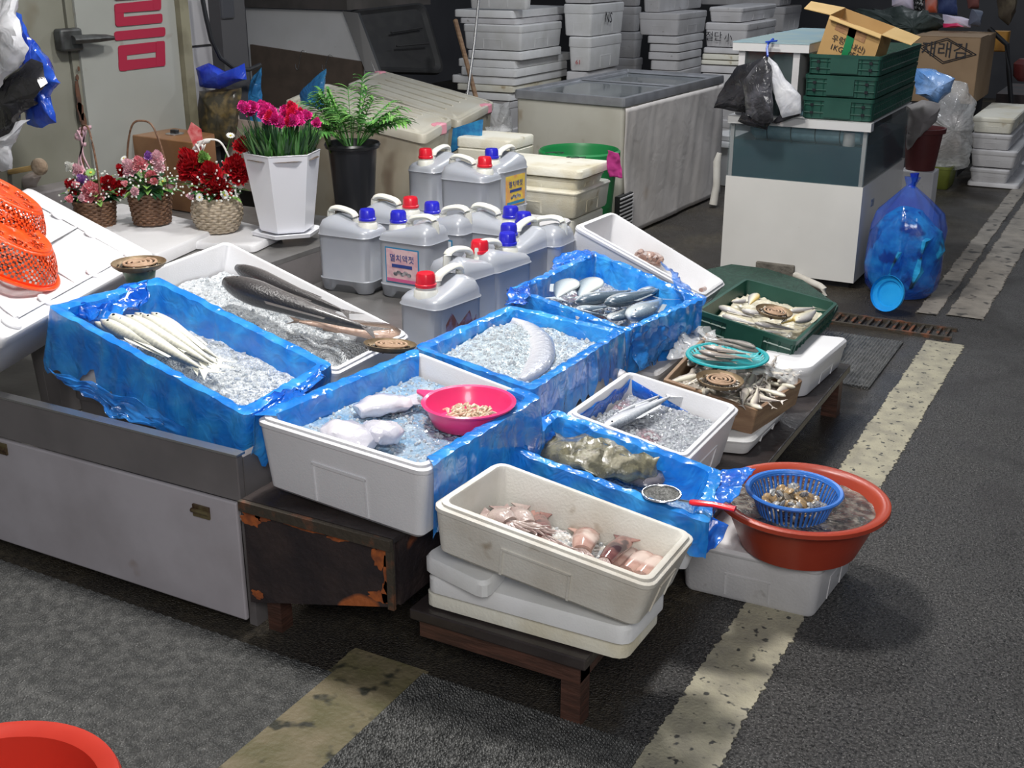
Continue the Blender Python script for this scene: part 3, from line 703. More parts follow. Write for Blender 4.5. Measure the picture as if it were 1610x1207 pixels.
bagmesh([onY(x, y, 4.80) for x, y in ((312, 142), (345, 139), (378, 139), (378, 175), (365, 230), (318, 232), (308, 200))], .07, mat('sack_dark', (.05, .045, .03), (.16, .12, .05), 18, .45, .62, rough=.3, coat=.5), 'tied_sack', 'dark shiny sack standing under the deep blue tray', 'sack', .012)

# big translucent storage bins
binm = mat('bin_translucent', (.54, .50, .40), (.44, .38, .28), 3.5, .42, .68, rough=.4, alpha=1, sss=.1, c3=(.17, .12, .09), s3=3.5, lo3=.58, hi3=.70)
binlid = mat('bin_lid', (.60, .58, .50), (.54, .50, .40), 4, .4, .7, rough=.35)
ZB = .82
def bin_(name, label, c, z, h, grips):
    q = Qpx(c, z)
    mb = MB(); rings(mb, q, [(.05, h), (.035, h-.03), (.012, .07), (.010, .05)], .07, 5); o = mb.build(name, binm, base=q.m(0, 0, h)); tag(o, label, 'storage bin')
    l = MB(); rings(l, q, [(.006, .055), (-.004, .05), (-.006, .02), (0, .004), (.012, 0), (.03, .002), (.04, .012), (.07, .012), (.085, .001), (.2, .0)], .07, 5); ld = l.build('lid', binlid, o)
    r = MB()
    for k in (-.28, -.1, .1, .28): r.tube([q.m(-q.l*.33, q.w*k, -.002), q.m(q.l*.33, q.w*k, -.002)], .006, 6)
    r.build('lid_rib', binlid, ld)
    for (u, v) in grips:
        g = MB(); x, y = (u-.5)*q.l, (v-.5)*q.w; A = q.m(x, y, .03)
        g.box((-.035, -.035, -.03), (.035, .035, .035), 0, Matrix.Translation(A)); g.build('latch', mat('latch_pink', (.75, .32, .40), rough=.4), o, bevel=.01)
    return o
qq = [(447, 150), (582, 108), (776, 158), (690, 196)]
bin_('storage_bin', 'large cloudy translucent bin with a pink latch, behind the other bin', [(545, 132), (600, 110), (778, 160), (722, 190)], [.82, .82, .74, .74], .70, [(.98, .8), (.02, .9)])
bin_('storage_bin', 'large stained translucent bin standing in front, its lid yellowed', [(446, 158), (512, 130), (712, 186), (668, 212)], [.88, .88, .80, .80], .76, [(.98, .6)])
# blue card between bin and boxes
P = [onY(x, y, 6.05) for x, y in ((712, 202), (756, 188), (754, 214), (708, 240))]
mb = MB(); mb.add(P+[p+Vector((.01, .012, 0)) for p in P], [(0, 1, 2, 3), (7, 6, 5, 4), (0, 4, 5, 1), (1, 5, 6, 2), (2, 6, 7, 3), (3, 7, 4, 0)])
tag(mb.build('blue_card', mat('card_blue', (.02, .16, .40), (.03, .26, .52), 30, rough=.4), base=P[3], smooth=False), 'blue printed card tucked between the translucent bin and the dirty white boxes', 'card')
# clear bags beside the bin
bagmesh([onY(x, y, 7.8) for x, y in ((756, 165), (800, 162), (805, 200), (808, 262), (775, 268), (752, 200))], .15, film_clear, 'clear_bag', 'clear plastic bag wedged between the bins and the freezer', amp=.03)
# sticks
A = onY(716, 32, 8.6); B_ = onY(747, 148, 8.3)
mb = MB(); mb.tube([A, B_+(B_-A).normalized()*(B_.z/((A.z-B_.z)/(A-B_).length))], .02, 8); tag(mb.build('wooden_pole', wood, base=A), 'brown wooden pole leaning against the tall stack of foam boxes', 'pole')
A = onY(754, -10, 8.4); B_ = onY(735, 142, 8.2)
mb = MB(); mb.tube([A, (A+B_)/2+Vector((.01, 0, 0)), B_+(B_-A).normalized()*.5], .011, 8); tag(mb.build('metal_pole', chrome, base=A), 'thin shiny metal pole crossing in front of the wooden pole', 'pole')

# ================================================================ CHEST FREEZER
q = Qpx([(808, 141), (984, 108), (1129, 118), (982, 155)], .87)
q = Quad(q.L, q.B, q.B+(q.N-q.L), q.N)
t = thing('chest_freezer', 'old white chest freezer with grey-framed sliding glass lids and a cloth-covered stained side', 'chest freezer', (q.c.x, q.c.y, 0))
fr = mat('freezer_side', (.55, .54, .48), (.44, .42, .36), 3, .4, .7, rough=.5, c3=(.26, .18, .10), s3=6, lo3=.66, hi3=.8)
mb = MB(); rings(mb, q, [(.02, .86), (.012, .84), (.012, .05), (.02, .045)], .03, 3); mb.build('body', fr, t)
mb = MB(); rings(mb, q, [(.0, .055), (-.004, .05), (-.004, .02), (0, .0), (.03, -.002), (.034, .012), (.04, .014), (.042, .03)], .03, 3, cap0=False, cap1=False); mb.build('top_frame', alu, t, ang=30)
mb = MB(); g1 = [q.m(-q.l/2+.04, -q.w/2+.04, .016), q.m(-q.l/2+.04, .05, .016), q.m(q.l/2-.04, .05, .016), q.m(q.l/2-.04, -q.w/2+.04, .016)]
g2 = [q.m(-q.l/2+.04, .0, .026), q.m(-q.l/2+.04, q.w/2-.04, .026), q.m(q.l/2-.04, q.w/2-.04, .026), q.m(q.l/2-.04, 0, .026)]
fglass = mat('freezer_glass', (.16, .18, .19), rough=.05, alpha=.75, spec=.8)
for nm, g in (('sliding_glass', g1), ('sliding_glass', g2)):
    mb = MB(); mb.add(g+[p-q.n*.006 for p in g], [(0, 1, 2, 3), (7, 6, 5, 4), (0, 4, 5, 1), (1, 5, 6, 2), (2, 6, 7, 3), (3, 7, 4, 0)]); o = mb.build(nm, fglass, t, smooth=False)
    for a, b in ((0, 3), (1, 2)): e = MB(); e.tube([g[a]+q.n*.004, g[b]+q.n*.004], .009, 4); e.build('glass_edge', alu, o)
cloth = mat('freezer_cloth', (.58, .55, .53), (.54, .51, .49), 4, .4, .7, rough=.75, bump=.25, bscale=7, bkind='crinkle', c3=(.42, .30, .20), s3=2.4, lo3=.64, hi3=.82)
mb = MB(); rows = []
for i in range(60):
    v = i/59; row = []
    for j in range(30):
        d_ = .06+.79*j/29; y = (v-.5)*(q.w-.02)
        p = q.m(q.l/2-.006, y, d_); p = p+Vector((1, 0, 0))*(.010+.012*abs(nz((v*16+.9*d_*2, d_*1.2, 0)))+.012*nz((v*5-2*d_, d_*2, 3))+.02*(j/29)**2)
        row.append(p)
    rows.append(row)
mb.grid(rows); o = mb.build('side_cloth', cloth, t, ang=80)
so = o.modifiers.new('s', 'SOLIDIFY'); so.thickness = .004
A = q.m(q.l/2-.004, -q.w/2+.05, .62)
v0 = at(962, 372, 0)
gr = MB(); G = [onX(975, 310, q.N.x+.035), onX(995, 303, q.N.x+.035)]
zt = G[0].z; y0 = G[0].y; y1 = G[1].y
gr.box((q.N.x+.0, y0, zt-.22), (q.N.x+.035, y1, zt+.0)); go = gr.build('vent_grille', matt_black, t, smooth=False)
gr = MB()
for i in range(9): gr.box((q.N.x+.034, y0, zt-.21+.024*i), (q.N.x+.042, y1, zt-.202+.024*i))
gr.build('grille_slat', foam_grey, go, smooth=False)

# bucket and pipe beside the freezer
p = at(1143, 292, 0); p = Vector((p.x, p.y+.1, 0))
t = thing('white_bucket', 'white lidded bucket between the chest freezer and the fish tank', 'bucket', p)
mb = MB(); mb.lathe([(.12, 0), (.13, .005), (.15, .30), (.155, .302)], 28, c=p, cap0=True, cap1=True); mb.build('body', whitep, t)
mb = MB(); mb.lathe([(.156, .30), (.168, .302), (.168, .335), (.16, .345), (.14, .347), (.135, .335)], 28, c=p, cap1=True, cap0=True); mb.build('lid', whitep, t)
mb = MB(); mb.lathe([(.140, .348), (.150, .352), (.15, .385), (.14, .395)], 28, c=p, cap1=True, cap0=True); mb.build('rim_ring', whitep, t)
P = at(1121, 326, 0); mb = MB(); mb.tube([P+Vector((0, 0, .02)), P+Vector((.01, .02, .16)), P+Vector((.0, .03, .32)), P+Vector((.01, .04, .38))], [.03, .026, .028, .018], 10)
tag(mb.build('wrapped_pipe', foam_dirty, base=P), 'short upright pipe wrapped in white tape at the freezer corner', 'pipe')

# ================================================================ FISH TANK UNIT
YT = 6.24
c0 = onY(1357, 295, YT); XT = c0.x
zc = c0.z; xl = onY(1141, 283, YT).x; yr = onX(1423, 243, XT).y
t = thing('fish_tank', 'live-fish tank with dark water on a white cabinet, tall second compartment at its left', 'fish tank', ((xl+XT)/2, (YT+yr)/2, 0))
mb = MB(); mb.box((xl, YT, .035), (XT, yr, zc)); mb.build('cabinet', mat('cabinet_white', (.74, .73, .70), (.70, .69, .66), 3, rough=.3, c3=(.5, .45, .38), s3=30, lo3=.76, hi3=.8), t, smooth=False)
mb = MB(); mb.box((xl+.03, YT+.03, 0), (XT-.03, yr-.03, .036)); mb.build('plinth', dark, t, smooth=False)
zs = onY(1366.6, 207.5, YT).z; zs2 = onY(1368.7, 194.2, YT).z
mb = MB(); mb.box((xl+.012, YT+.012, zc), (XT-.012, yr-.012, zc+.20)); mb.build('water', glassdark, t, smooth=False)
mb = MB()
for (a, b) in (((xl+.002, YT+.002), (XT-.002, YT+.008)), ((xl+.002, YT+.008), (xl+.008, yr)), ((XT-.008, YT+.008), (XT-.002, yr)), ((xl+.008, yr-.008), (XT-.008, yr-.002))):
    mb.box((a[0], a[1], zc+.001), (b[0], b[1], zs))
mb.build('tank_glass', glass, t, smooth=False)
mb = MB()
for x in (xl+.008, XT-.028): mb.box((x, YT+.009, zc), (x+.02, YT+.03, zs))
mb.build('corner_seal', foam_grey, t, smooth=False)
mb = MB(); mb.box((xl-.005, YT-.012, zs), (XT+.012, YT+.05, zs2)); mb.box((xl-.005, YT+.05, zs2-.008), (XT+.004, yr, zs2-.001)); mb.build('shelf', whitep, t, smooth=False)
xu0 = onY(1163, 80, YT+.06).x; xu1 = onY(1259, 84, YT+.06).x; zu = onY(1271, 83, YT+.06).z; zu2 = onY(1271, 70, YT+.06).z
mb = MB(); mb.box((xu0+.03, YT+.08, zs2), (xu1-.03, yr-.1, zu)); mb.build('upper_water', mat('upper_dark', (.05, .055, .055), (.08, .09, .09), 4, rough=.15), t, smooth=False)
mb = MB(); mb.box((xu0, YT+.06, zs2), (xu1, YT+.068, zu)); mb.build('upper_glass', glass, t, smooth=False)
mb = MB()
for x in (xu0, xu1-.035): mb.box((x, YT+.05, zs2), (x+.035, YT+.085, zu))
mb.box((xu1-.03, YT+.085, zs2), (xu1, yr-.1, zu)); mb.build('upper_post', foam_grey, t, smooth=False)
mb = MB(); mb.box((xu0-.03, YT+.03, zu), (xu1+.05, yr+.3, zu2)); ld = mb.build('upper_lid', whitep, t, smooth=False)
mb = MB(); mb.box((xu0-.032, YT+.028, zu2), (xu1+.052, yr+.3, zu2+.006)); mb.build('lid_sheet', mat('pale_blue_sheet', (.36, .47, .48), (.30, .44, .50), 4, rough=.25, c3=(.04, .22, .50), s3=2, lo3=.66, hi3=.75), ld, smooth=False)
# bundle floating in the tank
mb = MB(); A = onY(1182, 235, YT-.002); zz = A.z
def roll_(mb, z, y, x0, x1, r): mb.tube([(x0, y, z), (x0+.03, y, z), (x1-.03, y, z), (x1, y, z)], [r*.5, r, r, r*.9], 14)
roll_(mb, zc+.255, YT+.09, xl+.10, XT-.05, .055); roll_(mb, zc+.30, YT+.20, xl+.12, XT-.04, .06)
mb.build('net_roll', mat('net_roll', (.20, .38, .46), (.28, .48, .56), 14, rough=.45, bump=.8, bscale=30), t)
mb = MB()
for k in range(5): x = xl+.2+.13*k; mb.lathe([(.056, -.003), (.059, 0), (.056, .003)], 16, M=Matrix.Translation((x, YT+.09, zc+.255)) @ Matrix.Rotation(pi/2, 4, 'Y'))
mb.build('cord', black, t)
p = onY(1325, 292, YT-.0); mb = MB(); mb.lathe([(.030, .0), (.032, .004), (.030, .075), (.028, .078)], 18, c=(p.x, YT-.028+.0, zc+.0), cap0=True, cap1=True)
p2 = Vector((p.x, YT+.045, zc)); mb = MB(); mb.lathe([(.030, .201), (.032, .204), (.030, .27), (.028, .272)], 18, c=p2, cap0=True, cap1=True)
mb.build('white_float', whitep, t)
p = onX(1372, 318, XT+.002); mb = MB(); mb.box((XT, p.y-.03, p.z-.02), (XT+.003, p.y+.03, p.z+.02)); mb.build('blue_sticker', mat('sticker', (.05, .12, .35), (.5, .55, .6), 60, rough=.4), t, smooth=False)

def crate(name, label, q, h, m, group=None, holes=((-.36, .35), (-.36, .7), (.36, .35), (.36, .7)), taper=.006):
    mb = MB(); rings(mb, q, [(taper+.006, h), (taper, h-.004), (.003, .02), (-.003, .018), (-.004, 0), (.008, 0), (.010, .02), (taper+.012, h-.01)], .02, 3)
    o = mb.build(name, m, base=q.m(0, 0, h), ang=30); tag(o, label, 'crate', group)
    r = MB()
    for ax, LL, WW in ((0, q.l, q.w), (1, q.w, q.l)):
        n = max(6, int(LL/.045))
        for sg in (-1, 1):
            for k in range(n+1):
                a = -.47*LL+.94*LL*k/n
                if abs(a) < .16*LL and n < 16: continue
                for e, d0, d1 in ((0, .02, h-.006),):
                    P0 = (q.m(a, sg*(q.w/2-.002), d0), q.m(a, sg*(q.w/2-taper-.002), d1)) if ax == 0 else (q.m(sg*(q.l/2-.002), a, d0), q.m(sg*(q.l/2-taper-.002), a, d1))
                    r.tube(list(P0), .0045, 4)
            for dd in (.35, .7):
                P0 = (q.m(-.47*LL, sg*(q.w/2-.003), dd*h), q.m(.47*LL, sg*(q.w/2-.003), dd*h)) if ax == 0 else (q.m(sg*(q.l/2-.003), -.47*LL, dd*h), q.m(sg*(q.l/2-.003), .47*LL, dd*h))
                r.tube(list(P0), .004, 4)
            if ax == 0:
                P = [q.m(a*LL, sg*(q.w/2+e), dd*h) for a, dd in ((-.19, .08), (.19, .08), (.19, .9), (-.19, .9)) for e in (.003, -.006)]
                r.add(P, [(0, 2, 4, 6), (1, 7, 5, 3), (0, 1, 3, 2), (2, 3, 5, 4), (4, 5, 7, 6), (6, 7, 1, 0)])
    r.build('ribs', m, o, smooth=False)
    if holes:
        g = MB()
        for a, dd in holes:
            c = q.m(a*q.l, -(q.w/2+.001), dd*h); g.box((c.x-.008, c.y-.003, c.z-.007), (c.x+.008, c.y+.004, c.z+.007))
        g.build('slot', black, o, smooth=False)
    return o
for (c, yt, yb, l, r, lab) in ((1387, 89, 121.5, 1272, 1447, 'top crate, holding the open carton'), (1380.5, 122, 157, 1266, 1441, 'middle crate'), (1374.5, 157.5, 193, 1262, 1436, 'bottom crate')):
    q, h = cquad(c, yt, yb, l, r, YT+.02); zb = q.N.z-h
    if zb < zs2+.001: h = q.N.z-(zs2+.001)
    crate('green_crate', 'dark green plastic crate on the fish tank shelf, %s' % lab, q, h, dgreen, 'green crates stacked on the fish tank')
# open carton in the top crate
yc = YT+.10
Fp = [onY(x, y, yc) for x, y in ((1283, 92), (1306, 24), (1386, 54), (1370, 102))]
off = onY(1407, 42, yc+.26)-Fp[2]
t = thing('open_carton', 'yellowish cardboard carton with open flaps and green tape, tipped in the top green crate', 'cardboard box', Fp[0])
def slab(mb, P, th, mi=0):
    nn = (P[1]-P[0]).cross(P[3]-P[0]).normalized()*th; mb.add(list(P)+[p+nn for p in P], [(0, 1, 2, 3), (7, 6, 5, 4), (0, 4, 5, 1), (1, 5, 6, 2), (2, 6, 7, 3), (3, 7, 4, 0)], mi)
mb = MB(); slab(mb, Fp, .004); Bp = [p+off for p in Fp]; slab(mb, Bp, .004); slab(mb, [Fp[0], Fp[1], Bp[1], Bp[0]], .004); slab(mb, [Fp[3], Fp[2], Bp[2], Bp[3]], -.004); slab(mb, [Fp[0], Fp[3], Bp[3], Bp[0]], .004)
mb.build('box_body', cardboard, t, smooth=False)
for P in ([Fp[2], Bp[2], onY(1448, 58, yc+.2), onY(1433, 70, yc-.06)], [Fp[1], Bp[1], onY(1275, 3, yc+.2), onY(1264, 14, yc)], [Fp[1], Fp[2], onY(1384, 60, yc-.03), onY(1303, 29, yc-.03)]):
    mb = MB(); slab(mb, P, .004); mb.build('flap', card_in, t, smooth=False)
P = [onY(x, y, yc-.003) for x, y in ((1321, 92), (1335, 44), (1348, 44), (1334, 92))]
mb = MB(); slab(mb, P, .001); mb.build('green_tape', mat('green_tape', (.01, .20, .07), rough=.3, coat=.4), t, smooth=False)
fx = (Fp[2]-Fp[1]).normalized(); fz = (Fp[1]-Fp[0]).normalized()
for s_, px, py, sz in (('우렁', 1318, 63, .040), ('내산)', 1349, 77, .036), ('1KG', 1315, 76, .038), ('0EA', 1342, 87, .036)):
    M = frame(onY(px, py, yc-.004), (1, 0, -.28), (.25, 0, 1)); text_mb(s_, sz, M, inkm, t, 'printed_text')
P = [onY(x, y, yc-.003) for x, y in ((1312, 46), (1320, 28), (1366, 48), (1358, 68))]
mb = MB(); slab(mb, P, .0008); mb.build('printed_band', mat('card_print', (.30, .15, .07), (.38, .21, .09), 30, rough=.7), t, smooth=False)
# bunch of carrier bags hanging at the tank
HY = YT-.06
def hang(P, m, label, d_, amp=.012, yo=0): return bagmesh([onY(x, y, HY+yo) for x, y in P], d_, m, 'carrier_bags', label, 'carrier bags', amp)
hang([(1204, 88), (1212, 98), (1182, 150), (1178, 178), (1140, 172), (1122, 171), (1140, 128), (1160, 102), (1185, 98)], film_black, 'black carrier bags hanging at the left of the bunch on the fish tank', .03)
hang([(1208, 88), (1222, 100), (1236, 125), (1258, 150), (1260, 178), (1230, 186), (1218, 150), (1205, 120)], film_white, 'white carrier bags in the bunch hanging on the fish tank', .03, .008, -.03)
hang([(1202, 90), (1212, 104), (1214, 140), (1216, 192), (1196, 194), (1172, 180), (1168, 128), (1185, 108)], mat('bag_charcoal', (.035, .035, .04), (.13, .13, .15), 14, .45, .7, rough=.2, bump=1, bscale=16, bkind='crinkle', coat=.4), 'charcoal shiny carrier bags in the middle of the bunch on the fish tank', .03, .01, -.06)
hang([(1168, 176), (1215, 188), (1205, 204), (1176, 198), (1160, 190)], film_black, 'black bag tips sticking out under the bunch on the fish tank', .02, .006)
hang([(1226, 180), (1259, 174), (1257, 182), (1220, 195), (1212, 193)], film_black, 'black bag edge showing below the white carrier bags', .02, .004)
A = onY(1207, 88, HY-.03); mb = MB(); mb.tube([onY(1216, 64, YT+.02)+Vector((0, 0, .01)), onY(1208, 68, YT), onY(1206, 76, YT-.03), A], .006, 6); mb.tube([onY(1204, 66, YT), onY(1222, 64, YT-.01)], .005, 6)
tag(mb.build('blue_tie', mat('tie_blue', (.01, .06, .45), rough=.4), base=A), 'blue string tying the carrier bags to the tank lid', 'string')

# concrete block and drain pipe at the tank foot
p = at(1188, 436, 0); p2 = at(1247, 447, 0)
mb = MB(); mb.box((p.x, p.y-.02, 0), (p2.x-.01, p.y+.08, .095)); tag(mb.build('concrete_block', mat('concrete', (.17, .155, .13), (.10, .09, .075), 12, rough=.8, bump=.6, bscale=60), smooth=False, base=(p.x, p.y, 0), bevel=.006), 'weathered concrete block lying at the foot of the white tank cabinet', 'block')
mb = MB(); A = p2+Vector((0, .03, .045)); B_ = at(1290, 450, .045); mb.tube([A, B_, B_+Vector((.02, -.005, -.01)), B_+Vector((.025, -.01, -.045))], .018, 10)
tag(mb.build('drain_pipe', foam_dirty, base=A), 'dirty white elbow drain pipe beside the concrete block', 'pipe')

# blue rubbish bag
pb = at(1414, 462, 0)
def blob(c, prof, m, name, amp, fr, parent=None, n=40, seed=0, fold=0):
    mb = MB(); rows = []
    for k, (r_, z) in enumerate(prof):
        row = []
        for j in range(n):
            a = 2*pi*j/n; p = Vector((cos(a)*r_, sin(a)*r_*.85, z)); s = Vector((seed, 0, 0))
            rr = 1+fold*sin(a*11+3*nz((a, z, seed)))*(z/prof[-1][1])**2
            p = Vector((p.x*rr, p.y*rr, p.z)); p += Vector((nz(p*fr+s), nz(p*fr+s+Vector((3, 5, 1))), .6*nz(p*fr+s+Vector((9, 1, 2)))))*amp
            if k == 0: p.z = max(p.z, .003)
            row.append(p+c)
        rows.append(row)
    mb.grid(rows, 0, True, True, True); return mb.build(name, m, parent, base=None if parent is not None else c)
t = thing('rubbish_bag', 'knotted translucent blue rubbish bag full of blue plastic waste, right of the fish tank', 'rubbish bag', pb)
bagf = mat('rubbish_film', (.01, .08, .62), (.03, .16, .8), 6, rough=.12, bump=1, bscale=9, bkind='crinkle', alpha=.42, coat=.8)
blob(pb, [(.03, .003), (.15, .006), (.18, .05), (.195, .15), (.20, .26), (.19, .36), (.16, .44), (.10, .51), (.045, .555), (.022, .575), (.03, .60), (.035, .62)], bagf, 'film', .02, 6, t, 56, 1, .06)
blob(pb, [(.02, .02), (.14, .022), (.165, .07), (.175, .15), (.18, .26), (.165, .34), (.12, .41), (.04, .45)], mat('waste_blue', (.01, .20, .50), (.03, .42, .80), 14, .4, .62, rough=.4, bump=1, bscale=16, c3=(.015, .03, .06), s3=9, lo3=.54, hi3=.62), 'contents', .05, 14, t, 40, 4)
mb = MB(); mb.lathe([(.0, 0), (.06, .002), (.066, .012), (.088, .016), (.092, .03), (.09, .036)], 28, M=Matrix.Translation(at(1400, 458, .10)+Vector((.01, -.05, 0))) @ Euler((R(75), 0, R(-20))).to_matrix().to_4x4())
mb.build('blue_tub', mat('tub_blue', (.01, .30, .75), (.02, .38, .85), 6, rough=.3), t)
mb = MB(); mb.tube([pb+Vector((0, 0, .57)), pb+Vector((.01, 0, .60)), pb+Vector((.005, 0, .64))], [.02, .014, .024], 8); mb.build('knot', film_deep, t)

# ---------------------------------------------------------------- right background
YB9 = at(1496, 300, 0).y
Yb = 9.75
q, h = cquad(1543, 60, 165, 1436, 1566, Yb+.3)
t = thing('seaweed_carton', 'tall brown cardboard carton with a black diamond mark, behind the green crates', 'cardboard box', q.m(0, 0, h))
mb = MB(); rings(mb, q, [(.002, h), (0, h-.004), (0, .004), (.004, 0)], .008, 2); mb.build('box_body', card_dark, t, smooth=False)
mb = MB(); o1 = Vector((0, 0, .001)); mb.add([q.m(-q.l/2, -q.w/2, 0)+o1, q.m(q.l/2, -q.w/2, 0)+o1, q.m(q.l/2, -.01, 0)+o1, q.m(-q.l/2, -.01, 0)+o1]+[q.m(-q.l/2, -q.w/2, 0)+o1*5, q.m(q.l/2, -q.w/2, 0)+o1*5, q.m(q.l/2, -.01, 0)+o1*5, q.m(-q.l/2, -.01, 0)+o1*5], [(0, 1, 2, 3), (7, 6, 5, 4), (0, 4, 5, 1), (1, 5, 6, 2), (2, 6, 7, 3), (3, 7, 4, 0)]); mb.build('top_flap', card_dark, t, smooth=False)
Yc2 = q.N.y-.003
for k, sc_ in enumerate((1, .86)):
    C_ = onY(1490, 80, Yc2); D = [C_+(onY(x, y, Yc2)-C_)*sc_ for x, y in ((1445, 73), (1489, 60), (1535, 86), (1482, 100))]
    mb = MB()
    for i in range(4): mb.tube([D[i], D[(i+1) % 4]], .0035, 4)
    mb.build('diamond_outline', inkm, t)
text_mb('재래김', .13, frame(onY(1485, 80, Yc2-.002), (1, 0, -.02), (0, 0, 1)), inkm, t, 'printed_text')
q2 = Quad(Vector((q.L.x, q.L.y, .0)), q.B, q.R, q.N); zt = q.N.z-h
mb = MB(); mb.box((q.L.x-.1, q.N.y+.01, 0), (q.N.x-.05, q.B.y+.1, max(zt-.001, .1))); tag(mb.build('dark_table', mat('table_dark', (.03, .03, .035), rough=.7), base=(q.N.x, q.N.y, 0), smooth=False), 'dark table under the brown carton with the diamond mark', 'table')
bagmesh([onY(x, y, 9.05) for x, y in ((1440, 108), (1470, 110), (1500, 124), (1493, 145), (1472, 166), (1440, 150))], .12, mat('bag_light_blue', (.14, .33, .72), (.30, .48, .82), 6, rough=.25, bump=1, bscale=12, bkind='crinkle'), 'blue_bundle', 'light blue plastic bundle between the green crates and the brown carton', 'plastic bag', .02)
bagmesh([onY(x, y, YB9+.1) for x, y in ((1428, 172), (1460, 165), (1500, 125), (1520, 130), (1531, 160), (1530, 225), (1522, 262), (1480, 268), (1440, 262), (1450, 215))], .16, film_clear, 'clear_bag', 'large clear plastic bag of pale contents standing behind the fish tank', amp=.03)
bagmesh([onY(x, y, YB9+.13) for x, y in ((1450, 172), (1480, 150), (1505, 145), (1512, 180), (1508, 245), (1470, 250), (1455, 215))], .10, mat('pale_pack', (.30, .27, .26), (.42, .36, .33), 9, rough=.5), 'pale_sack', 'pale sack inside the clear plastic bag behind the fish tank', 'sack', .03)
bagmesh([onY(x, y, 7.35) for x, y in ((1427, 168), (1450, 155), (1475, 165), (1470, 190), (1435, 222), (1425, 238))], .08, mat('cloth_grey', (.30, .28, .27), (.22, .20, .2), 7, rough=.7), 'grey_cloth', 'grey cloth sheet hanging beside the fish tank, above the maroon pot', 'cloth', .02)
p = onY(1448, 250, 7.5); p.z = 0
t = thing('maroon_pot', 'maroon plastic flower pot behind the fish tank, under the grey cloth', 'pot', p)
mar = mat('maroon', (.10, .018, .018), (.08, .014, .014), 6, rough=.45)
zt = onY(1448, 200, 7.5).z
mb = MB(); mb.lathe([(.085, zt-.25), (.11, zt-.03), (.125, zt-.028), (.128, zt), (.115, zt), (.10, zt-.03), (.08, zt-.22)], 28, c=p, cap0=True, cap1=True); mb.build('pot_body', mar, t)
mb = MB(); mb.box((p.x-.10, p.y-.09, 0), (p.x+.10, p.y+.09, zt-.251)); tag(mb.build('foam_box', foam_grey, base=p, smooth=False, bevel=.008), 'upright greyish foam piece carrying the maroon pot', 'foam box')
q, h = cquad(1496, 264, 300, 1443, 1506, YB9)
mb = MB(); q.R.z = q.N.z; rings(mb, q, [(.02, h), (.012, h-.01), (0, .02), (-.004, .018), (-.004, 0), (.01, 0), (.02, h*.8)], .03, 3); tag(mb.build('olive_basket', mat('olive_plastic', (.16, .19, .03), (.12, .14, .02), 9, rough=.5), base=q.m(0, 0, h)), 'olive green plastic basket on the floor below the clear bag', 'basket')
# stall with goods at the far right, dark
q, h = cquad(1620, 120, 165, 1556, 1700, 10.6)
t0 = MB(); t0.box((q.L.x, 11.2, 0), (q.R.x+.4, 12.2, .55)); tag(t0.build('dark_counter', mat('counter_dark', (.025, .025, .028), (.05, .03, .03), 6, rough=.7), base=(q.L.x, 11.2, 0), smooth=False), 'dark counter in the shadows behind the short foam box stack', 'counter')
tarp = mat('tarp', (.02, .032, .028), (.04, .055, .05), 10, rough=.5, bump=1, bscale=8, bkind='crinkle')
bagmesh([onY(x, y, 11.0) for x, y in ((1345, 18), (1400, 10), (1480, 24), (1482, 40), (1450, 60), (1400, 70), (1340, 60))], .3, tarp, 'folded_tarpaulin', 'dark green folded tarpaulin heap behind the open carton', 'tarpaulin', .06)
p = onY(1410, 70, 11.0); mb = MB(); mb.box((onY(1335, 60, 11.0).x, 10.8, 0), (onY(1480, 60, 11.0).x, 11.5, onY(1410, 62, 11.0).z)); tag(mb.build('dark_shelf', dark, base=(p.x, 10.8, 0), smooth=False), 'dark shelf below the folded tarpaulin', 'shelf')
def goods(P, Y, m, label, d_=.06, cat='cloth'): return bagmesh([onY(x, y, Y) for x, y in P], d_, m, 'hanging_cloth', label, cat, .01)
cw = mat('cloth_lilac', (.62, .58, .74), (.75, .66, .78), 7, rough=.7); co = mat('cloth_orange', (.80, .14, .06), (.7, .3, .25), 9, rough=.7); cn = mat('cloth_navy', (.03, .05, .16), (.06, .09, .22), 12, rough=.7)
goods([(1402, -20), (1436, -20), (1436, 16), (1418, 15), (1403, 8)], 11.6, cw, 'pale lilac cloth hanging at the far market stall')
goods([(1454, -20), (1474, -20), (1473, 21), (1455, 19)], 11.6, co, 'bright orange cloth hanging at the far market stall')
goods([(1475, -20), (1502, -20), (1506, 24), (1475, 21)], 11.6, cn, 'navy blue cloth hanging beside the orange one')
goods([(1437, -20), (1453, -20), (1452, 18), (1437, 16)], 11.65, mat('cloth_dots', (.02, .02, .02), (.5, .5, .5), 40, .52, .56, rough=.7), 'black and white patterned cloth between the lilac and orange ones')
goods([(1482, 22), (1505, 26), (1525, 30), (1526, 44), (1500, 42), (1481, 40)], 10.9, cw, 'pale lilac bundle on the far stall above the brown carton', .08)
goods([(1484, 37), (1505, 36), (1515, 43), (1484, 43)], 10.7, mat('cloth_pink', (.7, .03, .14), rough=.6), 'pink piece of cloth below the lilac bundle', .06)
goods([(1520, -20), (1541, -20), (1538, 14), (1522, 14)], 11.2, mat('cloth_brick', (.20, .07, .06), rough=.7), 'brick coloured bag hanging in the dark at the far right', .08, 'bag')
goods([(1566, -20), (1600, -20), (1596, 20), (1585, 40), (1572, 30)], 11.0, mat('cloth_brown', (.06, .045, .03), (.10, .08, .05), 12, rough=.8), 'brown furry coat hanging in the dark at the top right corner', .1)
goods([(1528, 14), (1545, 18), (1540, 42), (1524, 40)], 10.8, mat('cloth_slate', (.10, .12, .17), rough=.7), 'slate blue cloth hanging near the top right', .06)
